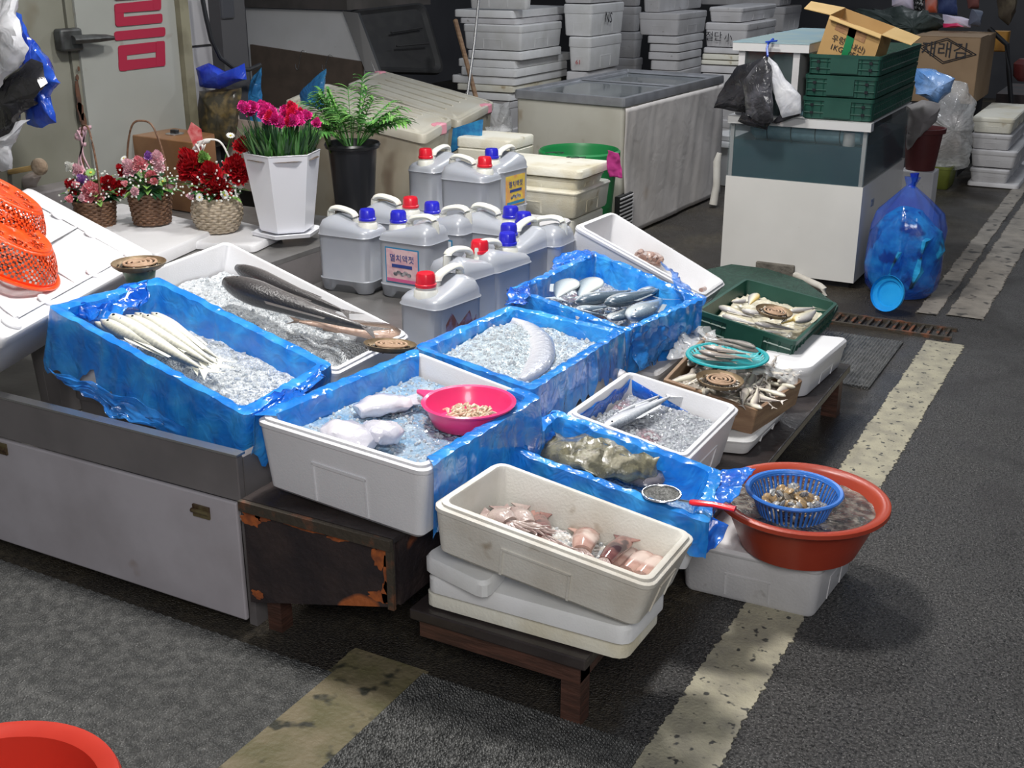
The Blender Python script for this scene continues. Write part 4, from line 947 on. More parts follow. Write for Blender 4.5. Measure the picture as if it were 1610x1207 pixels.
q, h = cquad(1586, 50, 82, 1560, 1590, 11.3); mb = MB(); rings(mb, q, [(.01, h), (0, h-.01), (0, 0), (.01, 0)], .02, 3); tag(mb.build('yellow_crate', mat('crate_yellow', (.40, .19, .02), (.32, .14, .02), 9, rough=.6), base=q.m(0, 0, h)), 'dull yellow crate on the dark counter at the right', 'crate')
A = onY(1565, 45, 10.9); mb = MB(); mb.tube([A+Vector((-.05, 0, 0)), onY(1583, 70, 10.9), onY(1586, 110, 10.9), onY(1590, 165, 10.9)], .02, 8); tag(mb.build('black_hose', black, base=A), 'black curved hose in front of the dull yellow crate', 'hose')
p = onY(1612, 110, 11.0); mb = MB(); mb.lathe([(.05, 0), (.09, .04), (.10, .14), (.06, .18)], 20, c=(p.x, p.y, p.z-.09), cap0=True, cap1=True); tag(mb.build('red_jar', mar, base=p), 'round dark red tub at the right edge, above the foam boxes', 'tub')

# ================================================================ STALL STRUCTURE
XC, YC = -1.915, 2.06          # right end and front plane of the steel counter
t = thing('steel_counter', 'long grey steel counter with a hinged front flap, lower left', 'counter', (-2.6, 2.8, 0))
zr, zh = .505, .375
mb = MB(); mb.box((-4.4, YC, zh+.004), (XC, YC+.022, zr)); mb.build('front_board', steel, t, smooth=False, bevel=.003)
mb = MB(); mb.box((-4.4, YC-.004, zr), (XC+.004, YC+.028, zr+.006)); mb.build('top_edge', chrome, t, smooth=False)
mb = MB(); mb.box((-4.4, YC-.006, .03), (XC-.01, YC+.008, zh)); fo = mb.build('hinged_flap', steel_pale, t, smooth=False, bevel=.004)
mb = MB(); mb.box((XC-.025, YC+.024, .0), (XC, 3.1, zr-.01)); mb.build('end_board', steel, t, smooth=False)
mb = MB(); mb.box((-4.4, YC+.024, .29), (XC-.026, 3.1, .31)); mb.build('tray_floor', steel_floor, t, smooth=False)
mb = MB(); mb.box((-4.4, 3.08, .0), (XC-.026, 3.1, .345)); mb.build('back_board', steel, t, smooth=False)
for px, py in ((318, 806), (2, 706)):
    p = onY(px, py, YC-.006); mb = MB(); mb.box((p.x-.028, YC-.012, p.z-.012), (p.x+.028, YC-.006, p.z+.022)); mb.tube([(p.x-.03, YC-.014, p.z+.006), (p.x+.03, YC-.014, p.z+.006)], .006, 8)
    mb.build('hinge', mat('hinge_brass', (.20, .16, .08), (.09, .05, .03), 30, rough=.5, metal=.5), fo, smooth=False)
t = thing('steel_platform', 'low wet steel platform that the sauce jugs stand on', 'platform', (-2.6, 4.2, 0))
mb = MB(); mb.box((-3.12, 3.12, .325), (-1.99, 4.36, .35)); mb.box((-3.12, 4.36, .325), (-1.99, 5.30, .35)); mb.box((-3.34, 4.56, .325), (-3.12, 5.30, .35)); mb.build('top_sheet', steel_floor, t, smooth=False)
for x in (-2.7, -2.09):
    for y in (3.2, 5.2): mb = MB(); mb.box((x, y, 0), (x+.05, y+.05, .324)); mb.build('leg', steel, t, smooth=False)
t = thing('steel_ledge', 'grey steel ledge at the back left carrying the flower baskets and pots', 'platform', (-3.7, 4.0, 0))
mb = MB(); mb.box((-4.42, 3.13, .48), (-3.135, 4.52, .50)); mb.build('top_sheet', steel_floor, t, smooth=False)
mb = MB(); mb.box((-3.155, 3.13, .0), (-3.135, 4.52, .479)); mb.build('side_board', steel, t, smooth=False)
for y in (3.2, 4.42): mb = MB(); mb.box((-4.38, y, 0), (-4.33, y+.05, .479)); mb.build('leg', steel, t, smooth=False)

def bench(name, label, x0, x1, y0, y1, z, wood_, th=.03, ap=.05, legw=.05, skipleg=False):
    t = thing(name, label, 'bench', ((x0+x1)/2, (y0+y1)/2, 0))
    mb = MB(); mb.box((x0, y0, z-th), (x1, y1, z)); mb.build('bench_top', wood_top, t, smooth=False, bevel=.004)
    mb = MB(); mb.box((x0+.02, y0+.015, z-th-ap), (x1-.02, y0+.04, z-th)); mb.box((x1-.045, y0+.04, z-th-ap), (x1-.02, y1-.04, z-th)); mb.box((x0+.02, y1-.04, z-th-ap), (x1-.02, y1-.015, z-th)); mb.build('apron', wood_, t, smooth=False)
    for x in (x0+.02, x1-.02-legw):
        for y in (y0+.02, y1-.02-legw):
            if skipleg and x < x1-.2 and y < y0+.1: y += .45
            mb = MB(); mb.box((x, y, 0), (x+legw, y+legw, z-th)); mb.build('leg', wood_, t, smooth=False)
    return t
bench('low_bench', 'low wet reddish wooden bench in front, under the white squid box', -1.42, -.945, 2.08, 3.16, .20, wood_dark, skipleg=True)
bench('low_bench', 'low dark wooden bench at the right with one leg by the grey mat', -1.86, -.91, 3.20, 4.42, .20, wood_dark, ap=.03, legw=.06)
# rusty iron cabinet under the big blue-lined box
t = thing('iron_stand', 'dark iron stand with flaking orange rust under the front blue-lined box', 'stand', (-1.65, 2.6, 0))
mb = MB(); P = [Vector((-1.895, 2.045, .10)), Vector((-1.44, 2.045, .215)), Vector((-1.44, 2.045, .385)), Vector((-1.895, 2.045, .385))]; mb.add(P+[p+Vector((0, .015, 0)) for p in P], [(0, 1, 2, 3), (7, 6, 5, 4), (0, 4, 5, 1), (1, 5, 6, 2), (2, 6, 7, 3), (3, 7, 4, 0)]); mb.box((-1.455, 2.075, .205), (-1.44, 3.16, .385)); mb.build('apron', rust, t, smooth=False)
mb = MB(); mb.box((-1.895, 2.046, .386), (-1.435, 3.17, .40)); mb.build('top_sheet', wood_top, t, smooth=False)
mb = MB(); mb.box((-1.897, 2.030, .372), (-1.435, 2.044, .399)); mb.box((-1.45, 2.034, .212), (-1.432, 2.044, .372)); mb.build('edge_frame', rust_edge, t, smooth=False)
for (cx_, cz_, rx_, rz_) in ((-1.865, .350, .035, .022), (-1.83, .362, .03, .010), (-1.70, .364, .06, .006), (-1.60, .362, .03, .008), (-1.475, .340, .022, .028), (-1.455, .295, .012, .05), (-1.475, .232, .035, .016), (-1.46, .25, .014, .03), (-1.87, .13, .02, .012)):
    P = []
    for j in range(22): a_ = 2*pi*j/22; k_ = .7+.55*rnd.random(); P.append(Vector((cx_+rx_*k_*cos(a_), 2.0445, cz_+rz_*k_*sin(a_))))
    mb = MB(); mb.add(P+[p+Vector((0, -.0012, 0)) for p in P], [tuple(range(22)), tuple(range(43, 21, -1))]+[(j, (j+1) % 22, 22+(j+1) % 22, 22+j) for j in range(22)]); mb.build('rust_patch', mat('rust_orange', (.42, .11, .025), (.22, .06, .02), 40, rough=.8), t, smooth=False)
for x, ys in ((-1.88, (2.09, 3.08)), (-1.48, (3.08,))):
    for y in ys: mb = MB(); mb.box((x, y, 0), (x+.045, y+.045, .204)); mb.build('leg', wood_dark, t, smooth=False)

# ================================================================ BOXES WITH SEAFOOD
G1 = 'blue-lined foam boxes of seafood'
skin = foam_bright
# A
qA = Qpx([(76, 484), (250, 437), (522, 574), (387, 655)], [.745, .745, .56, .56])
bA = foam_box('fish_box', 'tilted foam box lined with blue film on the steel counter, row of pale fish inside', 'fish box', qA, .20, skin)
liner(bA, qA, .20, hang=.17)
fill('crushed_ice', 'crushed ice around the row of pale long fish in the left blue-lined box', 'ice', qA, .075, ice, .012, 15, chunks=420, heap=lambda u, v: .02*math.exp(-((u-.6)**2+(v-.6)**2)*8)-.03*(1-u)**2)
# B
qB = Qpx([(216, 428), (356, 376), (648, 524), (528, 586)], [.73, .73, .517, .517])
bB = foam_box('fish_box', 'long unlined white foam box with big dark fish on ice, on the steel counter', 'fish box', qB, .16, foam_bright)
fill('crushed_ice', 'crushed ice under the big dark fish in the long white box', 'ice', qB, .095, ice, .016, 13, chunks=420, heap=lambda u, v: .03*math.exp(-((u-.3)**2+(v-.4)**2)*10)-.02*(u > .85))
# C
qC = Qpx([(398, 655), (655, 549), (850, 625), (668, 738)], [.62, .62, .58, .60])
bC = foam_box('fish_box', 'front blue-lined white foam box on the rusty stand, holding white fish and the pink basket', 'fish box', qC, .20, skin)
liner(bC, qC, .20, hang=.16, skip=lambda u, v: (v < .04 and .03 < u) or (v > .96 and .04 < u < .82))
fill('icy_water', 'cloudy blue ice water in the front blue-lined box on the rusty stand', 'ice water', qC, .055, water_blue, .009, 14, chunks=700, csz=.0042)
# D
qD = Qpx([(651, 546), (802, 481), (983, 521), (837, 614)], [.58, .58, .54, .56])
bD = foam_box('fish_box', 'blue-lined foam box with one curved silver fish under ice, in the middle of the stall', 'fish box', qD, .18, skin)
liner(bD, qD, .18, hang=.12)
fill('crushed_ice', 'fine crushed ice over the curved silver fish in the middle blue-lined box', 'ice', qD, .045, slush, .008, 16, chunks=520, csz=.005, heap=lambda u, v: .028*math.exp(-((u-.22)**2*5+(v-.62)**2*5)))
# E
qE = Qpx([(803, 456), (934, 395), (1106, 470), (986, 521)], [.56, .56, .50, .50])
bE = foam_box('fish_box', 'blue-lined foam box of shiny blue-backed fish on ice, furthest back of the blue ones', 'fish box', qE, .20, skin)
liner(bE, qE, .20, hang=.16, wob=.010)
fill('crushed_ice', 'dark wet ice around the blue-backed fish in the rear blue-lined box', 'ice', qE, .085, water_grey, .012, 16, chunks=420, csz=.005)
# F
qF = Qpx([(903, 353), (962, 330), (1144, 443), (1110, 467)], [.66, .66, .40, .40])
bF = foam_box('fish_box', 'narrow white foam box tipped forward with an octopus in it', 'fish box', qF, .17, foam_bright)
# K
qK = Qpx([(887, 648), (986, 580), (1166, 637), (1080, 722)], [.46, .46, .41, .41])
bK = foam_box('fish_box', 'square white foam box with one long silver fish in bloody ice water', 'fish box', qK, .20, foam_bright)
mb = MB(); rows = []
for k in range(26):
    s = k/25; x = -qK.l/2+.03; y = -qK.w/2+.04+s*(qK.w-.07)
    rows.append([qK.m(x+.003*nz((s*9, j, 0)), y, .012+.10*j/5+.03*abs(nz((s*3, 2, 0)))) for j in range(6)])
for k in range(14):
    s = k/13; rows.append([qK.m(-qK.l/2+.03+s*.22, qK.w/2-.031, .016+s*.05+.02*j) for j in range(6)])
mb.grid(rows); o = mb.build('liner', bluef, bK); o.modifiers.new('s', 'SOLIDIFY').thickness = .0015
fill('icy_water', 'grey ice water tinged with blood around the single silver fish in the square white box', 'ice water', qK, .06, water_grey, .009, 15, chunks=420, csz=.005)
# L
qL = Qpx([(789, 703), (872, 645), (1134, 741), (1112, 825)], [.49, .49, .39, .39])
bL = foam_box('fish_box', 'blue-lined white foam box with a grey-green anglerfish, behind the squid box', 'fish box', qL, .17, skin)
liner(bL, qL, .17, hang=.09, wob=.010)
fill('icy_water', 'shallow bluish water in the box with the anglerfish', 'ice water', qL, .10, water_blue, .004, 10)
# M
qM = Qpx([(677, 789), (784, 720), (1097, 837), (1026, 920)], [.53, .53, .44, .44])
bM = foam_box('fish_box', 'dirty white foam box of squid, frontmost on the low bench, tilted on foam lids', 'fish box', qM, .14, foam_dirty)
fill('crushed_ice', 'thin layer of ice under the squid in the dirty white box', 'ice', qM, .10, mat('ice_cream', (.70, .66, .60), (.82, .82, .80), 30, .4, .6, rough=.2, bump=1, bscale=80, bkind='voronoi'), .006, 15, chunks=160)

# lids under the squid box
def slabq(name, label, c, z, h, m, cat='foam lid', group=None, lid=1):
    q = Qpx(c, z); return closed_box(label, q, h, m, group, cat, name, lid), q
slabq('foam_sheet', 'lowest yellow-edged foam lid under the squid box, lying on the low bench', [(664, 925), (765, 858), (1040, 948), (984, 1014)], .248, .046, foam_yellow)
slabq('foam_sheet', 'upper foam lid of the two lying flat under the squid box', [(666, 902), (768, 836), (1050, 924), (988, 990)], .298, .048, foam)
slabq('foam_block', 'small white foam slab wedged under the left end of the squid box', [(662, 871), (712, 842), (800, 880), (764, 920)], .345, .044, foam, 'foam block')
# supports below the tilted boxes
def prop(label, x0, x1, y0, y1, z0, z1, m=foam_grey, name='foam_box'):
    q = Quad(Vector((x0, y0, z1)), Vector((x0, y1, z1)), Vector((x1, y1, z1)), Vector((x1, y0, z1))); return closed_box(label, q, z1-z0, m, None, 'foam box', name, .25)
prop('foam box hidden in the steel counter under the raised end of the blue-lined box', -2.72, -2.42, 2.25, 2.56, .312, .50, steel)  # dark steel colour stands in for shade inside the counter, next prop too
prop('foam box hidden in the steel counter under the raised end of the long white box', -2.8, -2.5, 2.70, 3.05, .312, .50, steel)
prop('foam box hidden under the far end of the anglerfish box', -1.36, -1.2, 2.52, 2.76, .202, .295)
prop('foam box hidden under the blue-lined box in the middle of the stall', -1.82, -1.45, 3.20, 3.5, .202, .372)
prop('foam box hidden under the rear blue-lined box', -1.84, -1.4, 3.62, 4.1, .202, .325)
prop('foam box hidden under the raised end of the octopus box', -2.0, -1.75, 4.46, 4.66, .0, .42)
prop('low foam box under the green crate of yellowish fish', -1.42, -1.08, 4.2, 4.40, .202, .27)
# J : white box right of the green crate, H : wooden box + foam below
slabq('foam_box', 'white foam box on the right bench, beside the green crate of yellowish fish', [(1170, 585), (1232, 520), (1335, 530), (1277, 578)], .315, .112, foam_bright, 'foam box', lid=.3)
qH = Qpx([(1043, 596), (1112, 522), (1262, 598), (1191, 645)], [.40, .40, .35, .345])
mb = MB(); rings(mb, qH, [(.004, .09), (0, .088), (0, .001), (.012, .0), (.014, .002), (.016, .078)], .004, 1); bH = mb.build('wooden_box', wood, base=qH.m(0, 0, .09), smooth=False)
tag(bH, 'shallow brown wooden box heaped with small fish in clear film, on the right bench', 'wooden box')
slabq('foam_box', 'low white foam box on the right bench under the wooden box of small fish', [(1054, 680), (1122, 610), (1244, 632), (1182, 692)], [.262, .262, .262, .262], .058, foam, 'foam box', lid=.3)
# G crate
qG = Qpx([(1098, 487), (1173, 438), (1316, 476), (1251, 537)], [.42, .42, .37, .37])
bG = crate('green_crate', 'dark green plastic crate with yellowish croakers, tilted at the right back of the stall', qG, .11, dgreen, holes=None, taper=.012)
mb = MB(); P = [at(x, y, .20) for x, y in ((1085, 452), (1105, 425), (1150, 415), (1205, 422), (1262, 440), (1318, 480), (1300, 510), (1200, 520), (1090, 505))]
turf = mat('green_turf', (.010, .045, .030), (.02, .075, .05), 40, rough=.6, bump=1.2, bscale=120)
mb.add(P+[p-Vector((0, 0, .02)) for p in P], [tuple(range(9)), tuple(range(17, 8, -1))]+[(i, (i+1) % 9, 9+(i+1) % 9, 9+i) for i in range(9)])
tag(mb.build('green_turf', turf, base=P[0]-Vector((0, 0, .02)), smooth=False), 'dark green artificial turf mat under the green crate at the back of the stall', 'turf mat')
cR = sum(P, Vector())/9; mb = MB(); mb.box((cR.x-.22, cR.y-.1, 0), (cR.x+.2, cR.y+.25, .178)); tag(mb.build('low_crate', dark, base=(cR.x, cR.y, 0), smooth=False), 'dark low crate under the green turf mat, mostly hidden', 'crate')
# Q foam + basin
q = Quad(Vector((-1.0, 2.80, .162)), Vector((-.985, 3.16, .162)), Vector((-.572, 3.16, .162)), Vector((-.598, 2.815, .162)))
closed_box('lone dirty white foam box on the ground carrying the brick-red basin', q, .160, foam_grey, None, 'foam box', 'foam_box', .12)
bc = at(1262, 779, .312); bc.z = .164
t = thing('red_basin', 'big round brick-red plastic basin with water, standing on the foam box by the yellow line', 'basin', bc)
mb = MB(); mb.lathe([(.145, 0), (.158, .004), (.185, .07), (.203, .118), (.208, .124), (.226, .128), (.233, .134), (.232, .145), (.224, .149), (.210, .146), (.200, .138), (.18, .07), (.15, .012), (.02, .010)], 56, c=bc, cap0=True, cap1=True); mb.build('basin_body', redbasin, t)
mb = MB(); rows = [[bc+Vector((.195*s*cos(2*pi*j/48), .195*s*sin(2*pi*j/48), .118+.004*nz((s*7*cos(2*pi*j/48), s*7*sin(2*pi*j/48), 1)))) for j in range(48)] for s in (.02, .2, .4, .6, .8, .9, 1)]
mb.grid(rows, 0, True, True); tag(mb.build('shellfish_water', mat('clam_water', (.035, .032, .028), (.20, .18, .15), 28, .45, .62, rough=.12, bump=1.2, bscale=50, coat=.6), base=bc+Vector((0, 0, .118))), 'dark water with shellfish in the brick-red basin', 'water', kind='stuff')
def holed(mb, prof, n, c, M=None, skip=lambda i, j: False, th=.002):
    rows = [[Vector((r_*cos(2*pi*j/n), r_*sin(2*pi*j/n), z)) for j in range(n)] for r_, z in prof]
    V = [p for r_ in rows for p in r_]; fs = [(i*n+j, i*n+(j+1) % n, (i+1)*n+(j+1) % n, (i+1)*n+j) for i in range(len(rows)-1) for j in range(n) if not skip(i, j)]
    V = [(M @ p if M else p)+c for p in V]; mb.add(V, fs); return mb
# blue basket in the basin
kc = Vector(at(1249, 770, .347)); kc.z = .276
t = thing('blue_basket', 'round blue slotted plastic basket of small clams, set in the brick-red basin', 'basket', kc)
prof = [(.088, 0), (.092, .004), (.098, .02), (.104, .035), (.110, .05), (.116, .062), (.118, .066)]
mb = MB(); holed(mb, prof, 96, kc, skip=lambda i, j: 1 <= i <= 4 and j % 2 == 0); o = mb.build('slotted_wall', blueplas, t); o.modifiers.new('s', 'SOLIDIFY').thickness = .003
mb = MB(); mb.lathe([(.116, .060), (.119, .062), (.128, .066), (.130, .071), (.127, .075), (.119, .074), (.115, .068)], 48, c=kc); mb.grid([mb.v[-48*7:-48*6]]) if False else None; mb.build('rim', blueplas, t)
mb = MB(); mb.lathe([(.001, .004), (.089, .004), (.089, .0), (.001, .0)], 40, c=kc, cap0=True, cap1=True); mb.build('basket_floor', blueplas, t)
clam_m = [mat('clam_a', (.30, .24, .17), (.14, .12, .09), 60, rough=.3, coat=.4, stretch=(1, 6, 1)), mat('clam_b', (.42, .27, .12), (.22, .16, .10), 50, rough=.3, coat=.4, stretch=(1, 6, 1)), mat('clam_c', (.36, .36, .36), (.10, .11, .12), 50, rough=.3, coat=.4, stretch=(1, 6, 1))]
protos = []
for m_ in clam_m:
    mb = MB()
    for s_ in (1, -1):
        rows = []
        for k in range(6):
            f = k/5; row = []
            for j in range(16):
                a = 2*pi*j/16; r_ = 1-.16*cos(a); row.append(Vector((.0135*(1-f*.98)*r_*cos(a)*1.15, .0135*(1-f*.98)*r_*sin(a), s_*.0065*(1-(1-f)**2)**.5)))
            rows.append(row)
        mb.grid(rows, 0, True, False, True)
    protos.append(mb.build('clam', m_, base=(0, 0, 0)))
n_ = 0
for k in range(84):
    a = rnd.random()*2*pi; r_ = .082*math.sqrt(rnd.random()); zz = .012+.030*(1-(r_/.09)**2)*rnd.random()+.004+.022*(1-(r_/.085)**2)
    j = rnd.randrange(3); o = protos[j] if k < 3 and not protos[k].get('label') else None
    if k < 3: o = protos[k]
    else: o = copy_tree(protos[j])
    tag(o, 'small brown clam in the heap inside the blue basket', 'clam', 'clams in the blue basket')
    put(o, kc+Vector((r_*cos(a), r_*sin(a), zz)), rnd.random()*6, rnd.random()*2-1, rnd.random()*2-1); s_ = .75+.4*rnd.random(); o.scale = (s_, s_, s_)

# plastic wings of the liner beside the basin
def wing(P, m, name, label, cat='plastic film', amp=.012, N=18, parent=None):
    """crumpled sheet spanned by four points"""
    mb = MB(); rows = []
    for i in range(N+1):
        row = []
        for j in range(N+1):
            u, v = i/N, j/N; p = P[0]*(1-u)*(1-v)+P[1]*u*(1-v)+P[2]*u*v+P[3]*(1-u)*v
            row.append(p+Vector((nz(p*18), nz(p*18+Vector((4, 1, 2))), nz(p*18+Vector((9, 3, 2)))))*amp+Vector((nz(p*50), nz(p*50+Vector((2, 2, 2))), nz(p*50+Vector((1, 7, 2)))))*amp*.45)
        rows.append(row)
    mb.grid(rows); o = mb.build(name, m, parent, base=None if parent is not None else P[0]); o.modifiers.new('s', 'SOLIDIFY').thickness = .0012
    if parent is None: tag(o, label, cat)
    return o
wing([at(1112, 738, .39), at(1190, 736, .40), at(1150, 790, .385), at(1105, 796, .385)], bluef, 'liner_flap', '', parent=bL)
wing([at(1092, 800, .395), at(1140, 826, .37), at(1126, 862, .33), at(1096, 868, .30)], bluef, 'liner_flap', '', parent=bL)
wing([at(990, 516, .505), at(1100, 470, .50), at(1066, 545, .36), at(1004, 584, .36)], bluet, 'liner_flap', '', parent=bE, amp=.02)
wing([at(1040, 410, .60), at(1062, 432, .57), at(1112, 470, .50), at(1090, 492, .47)], bluet, 'liner_flap', '', parent=bE, amp=.02)
wing([at(876, 398, .56), at(938, 394, .58), at(922, 412, .55), at(862, 424, .54)], bluef, 'liner_flap', '', parent=bE, amp=.02)
wing([at(96, 486, .73), at(228, 440, .75), at(236, 468, .71), at(176, 510, .70)], bluef, 'liner_flap', '', parent=bA, amp=.03)
wing([at(396, 640, .56), at(512, 578, .57), at(505, 600, .58), at(412, 660, .57)], bluef, 'liner_flap', '', parent=bA, amp=.02)
wing([at(70, 575, .62), at(385, 700, .45), at(330, 705, .42), at(175, 655, .50)], bluet, 'liner_flap', '', parent=bA, amp=.02)
wing([at(806, 680, .48), at(880, 642, .50), at(865, 690, .44), at(828, 705, .44)], bluef, 'liner_flap', '', parent=bL, amp=.02)
wing([at(800, 452, .56), at(835, 440, .57), at(826, 480, .58), at(796, 484, .58)], bluef, 'liner_flap', '', parent=bD, amp=.02)
filmc = mat('clear_film', (.75, .77, .78), (.9, .9, .9), 10, rough=.12, bump=1, bscale=18, bkind='crinkle', alpha=.32, coat=.8)
wing([at(1078, 502, .40), at(1262, 590, .40), at(1240, 605, .36), at(1052, 560, .38)], filmc, 'clear_film', 'crumpled clear plastic film at the back of the wooden box of small fish', amp=.035, N=30)

# ================================================================ FISH
def mat3(x, up):
    x = x.normalized(); y = up.cross(x).normalized(); z = x.cross(y); m = Matrix((x, y, z)).transposed().to_4x4(); return m
used = {}
def lay(proto, h, t_, zh, zt, label, group=None, wide=1.0, thick=1.0, cat='fish', roll=0):
    A, B_ = at(h[0], h[1], zh), at(t_[0], t_[1], zt); L_ = (A-B_).length/1.12; c = A-(A-B_).normalized()*(L_*.5)
    key = proto.name
    if key in used: o = copy_tree(proto)
    else: o = proto; used[key] = 1
    M = mat3(A-B_, Vector((0, 0, 1))) @ Matrix.Rotation(roll, 4, 'X')
    o.rotation_euler = M.to_euler(); o.location = c; o.scale = (L_, L_*wide, L_*thick); tag(o, label, cat, group); return o
pS = fish('saury', 1, .13, .085, saury, .0, deep=.3, tail=.5, nose=.3)
for k, ((hx, hy), (tx, ty)) in enumerate((((160, 512), (318, 592)), ((170, 505), (333, 600)), ((180, 507), (330, 586)), ((200, 505), (345, 590)), ((214, 500), (338, 578)), ((226, 503), (350, 588)), ((240, 499), (352, 578)), ((150, 513), (285, 572)))):
    lay(pS, (hx-2, hy), (tx+5, ty+3), .69, .60, 'slim pale fish in the row on ice in the left blue-lined box', 'pale slim fish in the left box', wide=1.35, thick=1.2)
pD = fish('cod', 1, .26, .17, darkfish, .03, deep=.25, tail=.55, nose=.8)
lay(pD, (352, 462), (600, 545), .645, .525, 'big dark grey fish lying along the long white box, the front one', wide=.80)
lay(pD, (372, 434), (560, 512), .638, .54, 'dark fish partly under ice, behind the biggest one in the long white box', wide=.6, thick=.8)
pM = fish('monkfish', 1, .55, .2, mat('fish_brown', (.2, .15, .1), ramp=[(.1, (.50, .34, .26)), (.4, (.16, .11, .08)), (1, (.05, .035, .03))], rough=.3, coat=.4, bump=.6, bscale=14), .02, deep=.2, tail=.3, nose=.9)
lay(pM, (628, 538), (450, 515), .49, .545, 'brown mottled fish at the lower end of the long white box', wide=.85, thick=.8)
# white fish in C
pW = fish('white_fish', 1, .44, .2, mat('fish_lavender', (.7, .7, .7), ramp=[(.1, (.74, .72, .78)), (.6, (.62, .61, .68)), (1, (.46, .46, .54))], rough=.25, coat=.6, bump=.3, bscale=60), .03, deep=.22, tail=.45, nose=1.0, fork=.3, eye=False, fins=False)
bpy.data.objects.remove(pW.children[0]); bpy.data.objects.remove(pW)
def chunk_fish(h, tl, zh, zt, wd, label, tail=True):
    """broad flat cut piece of fish between two points"""
    A, B_ = at(h[0], h[1], zh), at(tl[0], tl[1], zt); PP = smooth_path([A, A.lerp(B_, .3)+Vector((0, 0, .008)), A.lerp(B_, .7)+Vector((0, 0, .006)), B_], 6); n = len(PP)
    w_ = [wd*((.55+.6*(i/n)**.5) if i < n*.3 else (1-.35*max(0, i/n-.6)/.4)) for i in range(n)]
    mb = MB(); mb.tube(PP, w_, 16, 0, True, [.013+.012*sin(pi*i/(n-1)) for i in range(n)])
    mb.v = [p+Vector((nz(p*30), nz(p*30+Vector((4, 4, 1))), nz(p*40)))*.008 for p in mb.v]
    o = mb.build('white_fish', MT['fish_lavender'], base=A, ang=50); tag(o, label, 'fish')
    d_ = (B_-A).normalized(); sd = d_.cross(Vector((0, 0, 1))).normalized()
    if tail:
        P = [B_+sd*wd*.6, B_+d_*.05+sd*wd*.95, B_+d_*.03, B_+d_*.055-sd*wd*.85, B_-sd*wd*.6]; mb = MB(); mb.add(P+[p+Vector((0, 0, .003)) for p in P], [(4, 3, 2, 1, 0), (5, 6, 7, 8, 9)]+[(i, (i+1) % 5, 5+(i+1) % 5, 5+i) for i in range(5)]); mb.build('tail_fin', MT['fish_lavender'], o, smooth=False)
    return o
chunk_fish((560, 648), (640, 632), .575, .572, .048, 'whitish fish piece with its tail under the pink bowl in the front box')
chunk_fish((628, 690), (570, 676), .578, .59, .055, 'whitish cut fish at the near end of the front blue-lined box, right piece', False)
chunk_fish((512, 672), (585, 700), .600, .582, .045, 'whitish cut fish at the near end of the front blue-lined box, left piece', False)
# D: curved silver fish
P = [(806, 506), (832, 515), (850, 535), (852, 560), (838, 584), (818, 602)]
P = [at(x, y, .548-.006*i) for i, (x, y) in enumerate(P)]
PP = smooth_path(P); n = len(PP)
mb = MB(); mb.tube(PP, [.040*min(1, .25+2.0*i/n)*(1 if i < n*.7 else 1-.8*(i/n-.7)/.3) for i in range(n)], 14, 0, True, [.016]*n)
o = mb.build('hairtail', hairtail, base=P[3]); tag(o, 'broad silver fish curved in an arc under ice in the middle blue-lined box', 'fish')
# E: blue-backed fish
pE = fish('mackerel', 1, .30, .17, mackerel, .04, deep=.32)
pT = fish('silver_fish', 1, .42, .2, mat('fish_bluewhite', (.6, .6, .6), ramp=[(.1, (.74, .79, .78)), (.55, (.48, .55, .60)), (.8, (.18, .24, .30)), (1, (.06, .09, .13))], rough=.18, coat=.7, bump=.08, bscale=200), .03, deep=.35)
for p, h, tl, zh, zt, lab, wd in ((pT, (902, 446), (872, 478), .53, .50, 'rounded bluish silver fish standing out at the left of the rear blue-lined box', 1.5), (pT, (940, 444), (908, 478), .525, .49, 'second rounded bluish silver fish, right next to the first one in the rear box', 1.5),
    (pE, (905, 484), (1000, 465), .49, .475, 'striped blue-backed fish in the middle of the rear blue-lined box', 1.0), (pE, (950, 487), (1045, 463), .475, .47, 'blue-backed fish half buried in wet ice in the rear box', 1.0),
    (pT, (905, 492), (960, 487), .485, .475, 'pale silver fish belly up below the striped fish', 1.1), (pT, (990, 512), (1045, 480), .47, .455, 'thick silver fish at the right corner of the rear blue-lined box', .9), (pE, (960, 508), (985, 490), .475, .465, 'dark fish head pointing at the near corner of the rear box', 1.5),
    (pE, (1000, 470), (1068, 452), .465, .46, 'dark blue fish furthest back in the rear blue-lined box', .9), (pE, (880, 490), (955, 502), .495, .475, 'slim silvery fish along the near edge of the rear box', .8)):
    lay(p, h, tl, zh, zt, lab, wide=wd)
# K
pK = fish('silver_fish_long', 1, .17, .09, mat('fish_spanish', (.6, .6, .6), ramp=[(.1, (.82, .82, .83)), (.6, (.62, .64, .67)), (.85, (.3, .33, .37)), (1, (.1, .12, .15))], rough=.18, coat=.6, bump=.15, bscale=120), .0, deep=.3, tail=.9)
lay(pK, (950, 680), (1065, 625), .40, .395, 'long silver fish lying diagonally in the square white box', wide=1.1)
lay(pK, (962, 663), (1062, 618), .385, .385, 'dark thin fish under water behind the long silver one', wide=.5)
